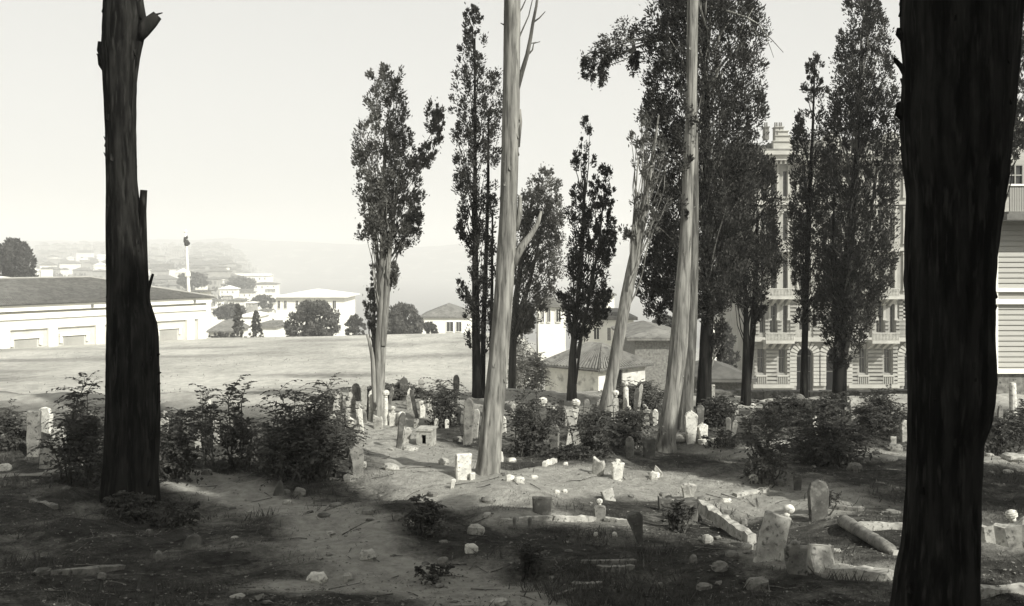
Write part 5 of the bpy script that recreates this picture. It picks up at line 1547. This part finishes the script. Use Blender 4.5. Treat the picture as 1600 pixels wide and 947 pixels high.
grave(629, 690, 34, 9, 'thin', 'pale leaning stone with a broad white cap beside the dark shaft', 'stone_white', lean=-4, top=12, topm='stone_white')
grave(634, 692, 24, 12, 'round', 'short bright stone below the broad white cap', 'stone_pale', lean=10)
grave(652, 655, 48, 7, 'thin', 'thin dark plank-like stone leaning left behind the tomb block', 'stone_dark', lean=-12)
grave(640, 648, 26, 12, 'ogee', 'pale stone just left of the thin dark leaning one', 'stone_pale', dd=.6)
grave(660, 652, 20, 10, 'round', 'white stone just right of the thin dark leaning one', 'stone_white')
grave(658, 640, 28, 9, 'thin', 'tiny light stone farthest back by the rounded shrub', 'stone_pale', dd=2)
# tomb block with a square hole
def tomb():
    p = at(662, 696); s = p[1] / F
    t = thing('box_tomb', 'small pale box tomb with a square dark hole beside the path', 'tomb', p, None, (0, 0, -.15))
    b = MB(); w, h, dp = 24 * s, 22 * s, .45
    b.box(-w / 2, -3.5 * s, 0, dp, -.15, h); b.box(3.5 * s, w / 2, 0, dp, -.15, h); b.box(-3.5 * s, 3.5 * s, 0, dp, 16 * s, h); b.box(-3.5 * s, 3.5 * s, 0, dp, -.15, 2 * s)
    link('wall', b.mesh('wall', M['stone_pale']), t)
    b = MB(); b.box(-3.5 * s, 3.5 * s, .1, .12, 2 * s, 16 * s); link('hole', b.mesh('hole', M['black']), t)
    b = MB(); b.box(-w / 2 - .02, w / 2 + .02, -.02, dp + .02, h + .002, h + .04); link('lid', b.mesh('lid', M['stone_pale']), t)
tomb()
rock(640, 705, 26, 8, 'flat pale stone on the bank left of the box tomb', 'stone_pale')
rock(715, 690, 16, 7, 'stone on the bank right of the box tomb', 'stone_grey')
grave(713, 628, 36, 10, 'round', 'small round-headed stone far back beyond the rounded shrub', 'stone_grey', dd=3)
grave(731, 694, 72, 17, 'round', 'tall grey round-headed gravestone just left of the pale central trunk', 'stone_grey', lean=1, yaw=-.2)
grave(742, 690, 48, 10, 'thin', 'pale narrow stone between the grey gravestone and the central trunk', 'stone_pale', lean=5, dd=.6)
grave(682, 668, 14, 7, 'round', 'tiny white stone under the rounded shrub, left one', 'stone_white')
grave(698, 669, 14, 7, 'round', 'tiny white stone under the rounded shrub, right one', 'stone_white')
grave(723, 749, 40, 25, 'square', 'bright square white slab standing at the foot of the central trunk', 'stone_white', lean=2, yaw=.35, th=10)
grave(738, 750, 12, 9, 'square', 'little white block between the square slab and the central trunk', 'stone_white')
grave(706, 763, 15, 7, 'thin', 'small white chip standing left of the square white slab', 'stone_white', lean=14)
rock(693, 726, 16, 9, 'pale stone on the path left of the square white slab', 'stone_pale')
rock(796, 752, 14, 10, 'white stone close to the right side of the central trunk', 'stone_white')
rock(812, 754, 18, 8, 'white slab fragment right of the central trunk', 'stone_white')
rock(783, 722, 7, 16, 'slim white stone against the right edge of the central trunk', 'stone_white')
fallen(850, 729, 868, 722, 8, 6, 'white oblong stone lying in the sunny clearing', 'stone_white')
rock(800, 722, 14, 6, 'white pebble behind the central trunk foot', 'stone_white')
rock(835, 748, 12, 5, 'flat white fragment in the clearing nearest the central trunk', 'stone_white')
rock(884, 727, 8, 5, 'small white stone right of the oblong one in the clearing', 'stone_white')
rock(870, 772, 9, 6, 'small white stone low in the clearing', 'stone_white')
rock(883, 770, 8, 5, 'tiny white stone beside the small one low in the clearing', 'stone_white')
# -- middle
grave(934, 742, 28, 20, 'broken', 'pale slanting slab with a broken top left of the shouldered white stone', 'stone_pale', lean=8, yaw=-.5)
grave(964, 750, 33, 20, 'tab', 'white shouldered gravestone with a small head standing in the clearing', 'stone_white', lean=3, yaw=.15)
rock(1022, 749, 16, 11, 'round white rock right of the shouldered gravestone', 'stone_white')
grave(1030, 744, 18, 13, 'wedge', 'small pale tilted stone behind the round white rock', 'stone_pale', lean=-20)
grave(952, 781, 16, 20, 'square', 'short pale slab below the shouldered gravestone', 'stone_pale', lean=-10, back=-20)
grave(1075, 779, 26, 25, 'point', 'pale pointed stub right of centre in the clearing', 'stone_pale', lean=2)
grave(847, 804, 28, 30, 'square', 'dark rectangular slab standing before the clearing', 'stone_dark', yaw=.05)
grave(937, 813, 24, 20, 'round', 'round grey stone with a white patch on top before the clearing', 'stone_grey', top=9, topm='stone_white')
grave(1001, 850, 52, 26, 'taper', 'dark clipped-headed gravestone tapering to its foot and leaning left', 'stone_dark', lean=-13, yaw=.1, th=9)
grave(1072, 816, 36, 34, 'square', 'rough grey box stone right of the dark weed clump', 'stone_dark', th=20, yaw=.2)
grave(1040, 800, 26, 24, 'broken', 'dark broken stone behind the tapering leaning one', 'stone_dark')
grave(1050, 826, 22, 12, 'wedge', 'little dark splinter stone in the weed clump', 'stone_grey')
fallen(1095, 806, 1175, 850, 15, 13, 'long pale shaft fallen diagonally right of centre', 'stone_pale', raise0=.10)
fallen(1148, 776, 1200, 767, 12, 5, 'flat slab at the right end of the clearing', 'stone_pale')
rock(1178, 755, 14, 12, 'white angular stone on the mound right of the clearing', 'stone_white')
rock(1136, 786, 16, 6, 'flat white fragment behind the fallen shaft', 'stone_white')
rock(1100, 784, 22, 8, 'flat dark-edged slab fragment left of the white one', 'stone_grey')
fallen(1075, 790, 1125, 784, 9, 5, 'low kerb piece behind the fallen shaft', 'stone_grey')
rock(1106, 848, 16, 11, 'pale chip under the fallen shaft', 'stone_pale')
rock(1169, 858, 18, 8, 'whitish flat stone at the foot of the leaning turban stone', 'stone_pale')
rock(1163, 822, 12, 12, 'small light stone right of the fallen shaft', 'stone_grey')
rock(931, 838, 8, 6, 'tiny white pebble in the dark grass, left one of two', 'stone_white')
rock(961, 838, 8, 6, 'tiny white pebble in the dark grass, right one of two', 'stone_white')
rock(905, 829, 14, 8, 'dim stone at the edge of the dark grass', 'stone_grey')
fallen(780, 818, 860, 813, 9, 7, 'left length of the stone kerb crossing the foreground', 'stone_pale', name='grave_kerb', cat='kerb', group='stone kerb lengths')
fallen(862, 813, 930, 814, 9, 7, 'middle length of the stone kerb crossing the foreground', 'stone_pale', name='grave_kerb', cat='kerb', group='stone kerb lengths')
fallen(946, 815, 990, 820, 9, 7, 'right length of the stone kerb crossing the foreground', 'stone_pale', name='grave_kerb', cat='kerb', group='stone kerb lengths')
grave(804, 826, 18, 5, 'thin', 'little upright stake stone below the kerb, left one', 'stone_grey')
grave(828, 826, 18, 6, 'thin', 'little upright stake stone below the kerb, right one', 'stone_grey')
fallen(908, 880, 994, 878, 8, 4, 'long thin slab lying in the dark foreground', 'stone_grey')
fallen(936, 891, 987, 889, 13, 6, 'thick slab just below the long thin one', 'stone_grey')
fallen(892, 917, 940, 914, 11, 5, 'flat slab near the bottom, left of centre right', 'stone_grey')
fallen(862, 935, 900, 922, 6, 4, 'short curved sliver of stone near the bottom', 'stone_grey', kind='taper')
rock(1101, 921, 24, 8, 'flat oval stone low in the foreground', 'stone_grey')
rock(1126, 893, 24, 12, 'angular slab fragment in the right foreground', 'stone_grey')
rock(1185, 922, 38, 16, 'big smooth rounded boulder in the right foreground', 'stone_grey')
rock(1084, 880, 12, 12, 'tilted chip in the dark right of the thin slab', 'stone_grey')
rock(1145, 870, 20, 8, 'low flat stone left of the leaning turban stone', 'stone_grey')
rock(1032, 921, 13, 10, 'small round cobble at the bottom right of centre', 'stone_grey')
# -- bottom left and centre stones
rock(494, 910, 32, 14, 'white blocky stone lying in the lower left foreground', 'stone_white')
rock(543, 909, 15, 12, 'white angular stone right of the white blocky one', 'stone_pale')
rock(574, 876, 26, 16, 'low rough stone half buried in the dusty path', 'stone_pale')
rock(735, 864, 20, 13, 'bright white cobble in the centre foreground', 'stone_white')
rock(743, 835, 26, 14, 'pale flat stone above the bright white cobble', 'stone_pale')
rock(692, 882, 18, 10, 'dim flat stone left of the white cobble', 'stone_grey')
rock(780, 946, 30, 8, 'pale stone at the bottom edge of the view', 'stone_pale')
rock(622, 814, 14, 10, 'pale stone left of the solitary black bush', 'stone_grey')
rock(640, 822, 14, 8, 'whitish stone at the left foot of the solitary black bush', 'stone_pale')
rock(575, 803, 22, 6, 'low kerb stone in the grass left of the black bush', 'stone_grey')
rock(524, 792, 20, 6, 'low flat stone in the grass left of centre', 'stone_grey')
rock(448, 788, 14, 6, 'flat stone at the edge of the left path', 'stone_pale')
rock(763, 786, 22, 7, 'flat stone on the shade line below the central trunk', 'stone_grey')
# -- right of centre back
grave(848, 684, 56, 12, 'neck', 'dark slim gravestone with a white ball top left of the crossing stones', 'stone_dark', top=13, topm='stone_white', dd=-1.2)
grave(866, 690, 40, 17, 'round', 'dark capped gravestone before the crossing stones', 'stone_grey', dd=-1.2)
grave(889, 688, 62, 12, 'square', 'left one of two pale stones crossing like a letter A, with a white head', 'stone_white', lean=9, top=13, topm='stone_white', yaw=0, dd=-1.0)
grave(903, 690, 58, 12, 'square', 'right one of two pale stones crossing like a letter A', 'stone_pale', lean=-14, yaw=0, dd=-.8)
fallen(878, 701, 912, 700, 8, 5, 'flat pale slab at the foot of the crossing stones', 'stone_pale')
grave(962, 660, 40, 10, 'neck', 'white-capped slim stone behind the leafy bush', 'stone_pale', top=10, topm='stone_white')
grave(978, 655, 50, 10, 'column', 'pale column stone before the hut wall', 'stone_white', top=8)
grave(991, 655, 50, 8, 'thin', 'dark thin leaning stone right of the pale column', 'stone_dark', lean=6)
grave(996, 652, 46, 7, 'thin', 'pale thin stone just behind the dark leaning one', 'stone_pale', lean=8, dd=.6)
grave(1010, 665, 30, 11, 'tab', 'small pale shouldered stone left of the straight pale trunk', 'stone_pale')
grave(1024, 665, 26, 9, 'round', 'white spotty stone against the straight pale trunk', 'stone_white')
grave(984, 716, 34, 14, 'round', 'dim round-headed stone half sunk in weeds', 'stone_grey')
grave(1014, 716, 32, 19, 'square', 'dark square slab at the left foot of the straight pale trunk', 'stone_dark')
grave(950, 660, 22, 12, 'ogee', 'bright stone in the leaves left of the white-capped one', 'stone_white')
grave(925, 655, 24, 10, 'round', 'small pale stone in the leafy bush', 'stone_pale', lean=8)
grave(1079, 692, 52, 21, 'point', 'brilliant white pointed gravestone right of the pale trunks', 'stone_white', yaw=.1, lean=1, th=9)
grave(1099, 689, 28, 18, 'point', 'smaller white pointed gravestone beside the brilliant white one', 'stone_white', yaw=.35, lean=-4)
grave(1094, 668, 40, 14, 'point', 'dark pointed gravestone behind the white pair', 'stone_dark', dd=.8)
fallen(1092, 693, 1126, 692, 8, 6, 'white kerb stone at the foot of the smaller white gravestone', 'stone_white')
rock(1060, 690, 24, 10, 'pale flat block left of the brilliant white gravestone', 'stone_pale')
grave(1112, 628, 22, 10, 'square', 'small pale stone far back beneath the dark cypress', 'stone_pale', dd=1)
grave(1146, 682, 26, 8, 'thin', 'thin bright stone leaning at the edge of the spiky plant', 'stone_white', lean=8)
grave(1158, 685, 26, 24, 'round', 'domed grey stone behind the spiky plant', 'stone_grey', dd=.5)
grave(1175, 654, 24, 9, 'thin', 'white slim stone below the two-stemmed cypress', 'stone_white', lean=4)
grave(1138, 672, 20, 9, 'round', 'dim little headstone left of the thin bright one', 'stone_grey')
rock(1214, 700, 46, 12, 'pale flat rock right of the spiky plant', 'stone_pale')
rock(1245, 696, 24, 12, 'lighter rock at the left of the broad black bush', 'stone_pale')
# -- right part
def leaner():
    o = grave(1199, 876, 74, 44, 'plain', 'broad pale gravestone with a bright ball on its corner, leaning right in the foreground', 'stone_pale', lean=19, back=-6, yaw=.15, th=13)
    s = float(at(1199, 876)[1]) / F
    b = MB(); b.tube([(12 * s, 0, 72 * s), (13 * s, 0, 79 * s)], [5 * s, 4.6 * s], 9); b.ball((14 * s, 0, 86 * s), (9.5 * s, 8 * s, 8 * s), 12, 8, .07, 5)
    link('turban', b.mesh('turban', M['stone_white'], smooth=True), o)
leaner()
grave(1245, 895, 50, 36, 'tab', 'rough grey shouldered gravestone stub right of the broad leaning one', 'stone_grey', lean=-3, yaw=-.1, th=12)
grave(1286, 892, 40, 42, 'square', 'pale worn squarish slab tilted back in the right foreground', 'stone_pale', lean=5, back=-28, yaw=.2)
fallen(1300, 893, 1398, 904, 34, 10, 'broad pale slab lying left of the nearest trunk', 'stone_pale')
fallen(1318, 820, 1392, 866, 22, 17, 'thick round shaft fallen toward the nearest trunk', 'stone_grey', kind='round')
fallen(1340, 826, 1418, 828, 22, 10, 'flat pale slab behind the thick round shaft', 'stone_pale')
rock(1400, 868, 16, 8, 'pale chip at the end of the thick round shaft', 'stone_pale')
fallen(1300, 795, 1350, 798, 8, 5, 'thin dim slab behind the thick round shaft', 'stone_grey')
grave(1278, 812, 62, 34, 'round', 'rough mottled round-headed gravestone in half shade at right', 'stone_dark', yaw=.1, th=10)
rock(1338, 738, 24, 14, 'grey rock before the broad black bush', 'stone_grey')
rock(1220, 760, 16, 8, 'low grey stone on the mound at right', 'stone_grey')
grave(1246, 766, 26, 14, 'round', 'dim rounded headstone right of the mound', 'stone_dark')
grave(1396, 702, 20, 9, 'square', 'small pale post stone left of the nearest trunk', 'stone_pale')
rock(1398, 706, 24, 12, 'grey boulder under the small post stone', 'stone_grey')
grave(1414, 690, 34, 14, 'round', 'pale stone touching the left edge of the nearest trunk', 'stone_pale')
grave(1330, 697, 22, 14, 'wedge', 'pale tilted stone in the black bush', 'stone_pale', lean=-16)
grave(1274, 690, 40, 10, 'ogee', 'white-topped stone half hidden in the broad black bush', 'stone_white', dd=.3)
grave(1298, 700, 24, 10, 'round', 'light round stone within the broad black bush', 'stone_pale', dd=-.4)
rock(1392, 722, 24, 6, 'flat white stone on the pale ground left of the nearest trunk', 'stone_pale')
grave(1335, 656, 34, 16, 'round', 'pale round stone before the boundary wall', 'stone_pale')
grave(1250, 650, 34, 16, 'round', 'grey round-headed stone in the hedge before the wall', 'stone_grey')
grave(1300, 646, 24, 14, 'ogee', 'light ogee stone against the boundary wall', 'stone_pale')
grave(1366, 650, 26, 10, 'square', 'pale square stone in the bushes by the wall', 'stone_pale')
grave(1210, 652, 26, 18, 'round', 'dark rounded stone at the left end of the hedge', 'stone_dark')
grave(1385, 655, 28, 12, 'tab', 'shouldered light stone at the right end of the wall bushes', 'stone_pale')
grave(1583, 650, 52, 12, 'column', 'white column stone right of the nearest trunk', 'stone_white', top=None)
grave(1545, 656, 36, 9, 'tab', 'bright stone touching the right side of the nearest trunk', 'stone_white')
grave(1562, 702, 70, 8, 'thin', 'thin grey post stone right of the nearest trunk', 'stone_grey')
rock(1590, 722, 40, 12, 'pale flat rocks at the right edge', 'stone_pale')
fallen(1522, 846, 1640, 850, 44, 30, 'large pale block lying right of the nearest trunk', 'stone_pale')
grave(1590, 840, 26, 20, 'neck', 'small tilted stone with a white turban at the right edge', 'stone_pale', lean=-14, top=17, topm='stone_white')
fallen(1515, 934, 1640, 932, 24, 16, 'pale slab at the lower right corner', 'stone_pale')

# more small stones deep in the thicket: (u, v base, height, width, kind, material, label)
MORE = [(392, 690, 26, 9, 'thin', 'stone_pale', 'thin pale stone glimpsed through the upright dark bush'), (350, 676, 22, 9, 'round', 'stone_white', 'white round stone behind the sapling fronds'),
        (520, 668, 22, 10, 'round', 'stone_pale', 'pale round stone above the right flank of the largest bush'), (510, 648, 22, 8, 'thin', 'stone_grey', 'slender grey stone beyond the largest bush'),
        (440, 655, 20, 9, 'round', 'stone_pale', 'pale stone showing over the left of the largest bush'), (548, 668, 16, 10, 'ogee', 'stone_white', 'small white ogee stone under the row of thin stones'),
        (586, 642, 22, 7, 'thin', 'stone_pale', 'short slim stone left behind the fan-shaped cypress'), (673, 646, 24, 8, 'round', 'stone_white', 'bright headstone left of the rounded shrub'),
        (650, 668, 14, 10, 'round', 'stone_pale', 'low rounded stone on the bank above the box tomb'), (706, 655, 22, 9, 'ogee', 'stone_pale', 'pale ogee stone right of the rounded shrub'),
        (799, 660, 30, 8, 'thin', 'stone_pale', 'pale stone leaning by the right edge of the central trunk'), (788, 676, 26, 9, 'round', 'stone_white', 'white stone showing right behind the central trunk'),
        (838, 655, 26, 9, 'tab', 'stone_pale', 'shouldered pale stone above the big bush'), (876, 650, 26, 9, 'thin', 'stone_grey', 'slim grey stone left above the crossing stones'),
        (915, 645, 22, 9, 'round', 'stone_grey', 'grey stone in shadow below the hut wall'), (936, 650, 26, 8, 'thin', 'stone_pale', 'thin pale stone at the foot of the leaning cypress'),
        (1040, 655, 24, 9, 'round', 'stone_grey', 'grey stone seen just left of the straight pale trunk'), (1128, 655, 26, 9, 'round', 'stone_grey', 'grey stone in the dark between cypress trunks'),
        (1150, 650, 20, 8, 'tab', 'stone_pale', 'small shouldered stone under the dark cypresses'), (1195, 690, 22, 10, 'round', 'stone_pale', 'pale stone seen through the spiky fronds'),
        (1225, 690, 22, 9, 'ogee', 'stone_pale', 'pale ogee stone between spiky plant and black bush'), (1350, 676, 20, 10, 'round', 'stone_grey', 'grey stone right above the broad black bush'),
        (1573, 668, 26, 9, 'round', 'stone_pale', 'pale stone among the right-edge shrubs'), (1470, 700, 30, 14, 'round', 'stone_grey', 'grey stone directly behind the nearest trunk'),
        (120, 668, 24, 9, 'round', 'stone_pale', 'pale stone behind the big frond-leaved bush'), (20, 672, 26, 10, 'ogee', 'stone_pale', 'small pale ogee stone near the left edge')]
for u, vb, h, w, k, m_, lb_ in MORE:
    grave(u, vb, h, w, k, lb_, m_, lean=np.random.RandomState(int(u)).uniform(-7, 7))

_r = np.random.RandomState(21)
for k in range(46):
    if k < 26: u = _r.uniform(515, 720); vb = _r.uniform(630, 668)
    elif k < 38: u = _r.uniform(835, 1035); vb = _r.uniform(640, 668)
    else: u = _r.uniform(280, 400); vb = _r.uniform(650, 690)
    ki = _r.randint(6); mi = _r.randint(4); le = _r.normal() * 9
    plc = ('behind the right flank of the largest bush' if u < 545 else 'left of the fan-shaped cypress' if u < 585 else 'right of the fan-shaped cypress' if u < 640 else 'by the rounded shrub' if u < 720 else 'behind the big bush' if u < 880 else 'below the hut' if u < 960 else 'left of the straight pale trunk') if u > 420 else ('right of the massive left trunk' if u < 330 else 'behind the upright dark bush')
    lb_ = 'little %s %s stone %s %s' % (['pale', 'bright', 'grey', 'dark'][mi], ['thin', 'round-topped', 'ogee-headed', 'broken', 'shouldered', 'pointed'][ki], 'leaning left' if le < -4 else 'leaning right' if le > 4 else 'standing straight', plc)
    grave(u, vb, _r.uniform(14, 36), _r.uniform(5, 10), ['thin', 'round', 'ogee', 'broken', 'tab', 'point'][ki], lb_,
          ['stone_pale', 'stone_white', 'stone_grey', 'stone_dark'][mi], lean=le, group='little stones crowded behind the bushes', top=_r.uniform(5, 8) if _r.rand() < .25 else None)
for k in range(60):
    y_ = 9.6 + 12 * _r.rand(); x_r = (_r.rand() - .5) * y_ * .92
    GN[0] += 1
    r_ = _r.uniform(.03, .085); b = MB(); b.ball((0, 0, 0), 1, 8, 5, .4, 4000 + k); Vr = np.concatenate(b.v); Vr = np.sign(Vr) * np.abs(Vr) ** .7 * np.array([r_ * 1.3, r_, r_ * .55]); Vr[:, 2] += r_ * .15; b.v = [Vr]
    tag(link('stone', b.mesh('stone', M[['stone_grey', 'stone_pale', 'stone_dark', 'stone_grey'][_r.randint(4)]]), None, (x_r, y_, float(H(x_r, y_))), (0, 0, _r.rand() * 6)), 'small rough stone chip bedded in the cemetery earth', 'stone', 'small stone chips')

# ------------------------------------------------------------------ ground cover: weeds, twigs and grit
def ground_cover():
    rs = np.random.RandomState(77)
    n = 190000
    dd = 9.2 + (32 - 9.2) * rs.rand(n) ** 1.25
    xx = (rs.rand(n) - .5) * 1.04 * dd * 1600 / F + rs.normal(size=n) * .3
    du = dust_sunpatch_at(xx, dd); dens = np.clip(.42 + 1.3 * fbm(xx / 1.0, dd / 1.0, 61, 3) - 1.1 * du, 0, 1) ** 1.3 * (1 - sst(dd, 21, 27))
    k = rs.rand(n) < dens
    x, y = xx[k], dd[k]; z = H(x, y); m = len(x)
    hh = rs.uniform(.015, .06, m) * (1 + 1.2 * (vnoise(x / .8, y / .8, 5) > .15))
    a = rs.rand(m) * 6.283; w = hh * rs.uniform(.08, .2, m)
    dx, dy = np.cos(a), np.sin(a); tilt = rs.normal(size=(m, 2)) * .5
    p = np.stack([x, y, z - .005], 1)
    b0 = p - np.stack([dx * w, dy * w, 0 * w], 1) * .5; b1 = p + np.stack([dx * w, dy * w, 0 * w], 1) * .5
    tp = p + np.stack([tilt[:, 0] * hh, tilt[:, 1] * hh, hh], 1)
    V = np.stack([b0, b1, tp], 1).reshape(-1, 3)
    tag(link('grass', mesh_from('grass', V, np.arange(3 * m).reshape(-1, 3), M['shrub'])), 'short dark weeds and grass growing over the uneven earth', 'grass', kind='stuff')
    # grit
    m = 3000
    y = 9.2 + 20 * rs.rand(m) ** 1.4; x = (rs.rand(m) - .5) * 1.05 * y * 1600 / F
    keep = rs.rand(m) < .35 + .8 * np.clip(fbm(x / 1.5, y / 1.5, 15, 2) + .2, 0, 1)
    x, y = x[keep], y[keep]; m = len(x); z = H(x, y)
    r = rs.uniform(.005, .022, m) * (1 + (rs.rand(m) < .06) * 1.6)
    oc = np.array([(1, 0, 0), (0, 1, 0), (-1, 0, 0), (0, -1, 0), (.6, .5, .5), (-.6, .5, .45), (-.5, -.6, .5), (.5, -.6, .4)])
    V = np.stack([x, y, z + r * .2], 1)[:, None] + oc[None] * (r[:, None, None] * rs.uniform(.6, 1.4, (m, 8, 1)))
    f = np.array([(0, 1, 4), (1, 5, 4), (1, 2, 5), (2, 6, 5), (2, 3, 6), (3, 7, 6), (3, 0, 7), (0, 4, 7), (4, 5, 6), (4, 6, 7)])
    tag(link('pebbles', mesh_from('pebbles', V.reshape(-1, 3), (f[None] + np.arange(m)[:, None, None] * 8).reshape(-1, 3), M['stone_grey'])), 'pale grit and stone chips scattered over the earth', 'gravel', kind='stuff')
    m = 42000
    y = 9.0 + 17 * rs.rand(m) ** 1.3; x = (rs.rand(m) - .5) * 1.05 * y * 1600 / F
    keep = rs.rand(m) < np.clip(.45 + 1.4 * fbm(x / 1.2, y / 1.2, 55, 3), .08, 1)
    x, y = x[keep], y[keep]; m = len(x)
    C = np.stack([x, y, H(x, y) + .006 + .01 * rs.rand(m)], 1)
    a = rs.rand(m) * 6.283; D = np.stack([np.cos(a), np.sin(a), rs.normal(size=m) * .25], 1); D /= np.linalg.norm(D, axis=1)[:, None]
    sz = rs.uniform(.012, .05, m)
    side = np.stack([-np.sin(a), np.cos(a), rs.normal(size=m) * .4], 1)
    P0 = C - D * sz[:, None] * .5; P2 = C + D * sz[:, None] * .5; ww = (sz * rs.uniform(.15, .5, m))[:, None]
    V = np.stack([P0, C + side * ww * .5, P2, C - side * ww * .5], 1)
    hf = m * 2 // 3
    tag(link('leaf_litter', mesh_from('leaf_litter', V[:hf].reshape(-1, 3), np.arange(hf * 4).reshape(-1, 4), M['bark_mid'])), 'brown litter of needles and bark scraps over the earth', 'leaf litter', kind='stuff')
    tag(link('bark_scraps', mesh_from('bark_scraps', V[hf:].reshape(-1, 3), np.arange((m - hf) * 4).reshape(-1, 4), M['pale_leaf'])), 'pale dry leaf and bark scraps strewn over the earth', 'leaf litter', kind='stuff')
    # fallen twigs
    b = MB(); 
    for _ in range(420):
        y0 = 9.5 + 14 * rs.rand(); x0 = (rs.rand() - .5) * y0 * .93; a = rs.rand() * 6.283; L = rs.uniform(.08, .4)
        P = np.array([[x0 + math.cos(a) * L * t, y0 + math.sin(a) * L * t + rs.normal() * .01, 0] for t in (0, .5, 1)]); P[:, 2] = H(P[:, 0], P[:, 1]) + .01
        b.tube(P, [.007, .005, .003], 4)
    o = b.build('fallen_twigs', M['bark_mid'], None, kind='stuff'); o['label'] = 'dry twigs fallen on the earth'; o['category'] = 'twigs'
    # rough tufts on the field
    n = 5000
    y = 32 + 80 * rs.rand(n) ** 1.1; x = -y * (.02 + .5 * rs.rand(n)) + 3
    k = rs.rand(n) < np.clip(.35 + 1.2 * fbm(x / 5, y / 5, 21, 3), 0.03, 1)
    x, y = x[k], y[k]; z = H(x, y); m = len(x); hh = rs.uniform(.03, .1, m)
    a = rs.rand(m) * 6.283; w = hh * .6; dx, dy = np.cos(a), np.sin(a)
    p = np.stack([x, y, z - .01], 1); e = np.stack([dx * w, dy * w, 0 * w], 1) * .5
    V = np.stack([p - e, p + e, p + np.stack([rs.normal(size=m) * hh * .3, rs.normal(size=m) * hh * .3, hh], 1)], 1).reshape(-1, 3)
    tag(link('dry_grass', mesh_from('dry_grass', V, np.arange(3 * m).reshape(-1, 3), M['pale_leaf'])), 'dry pale grass tufts over the sloping field', 'grass', kind='stuff')
ground_cover()
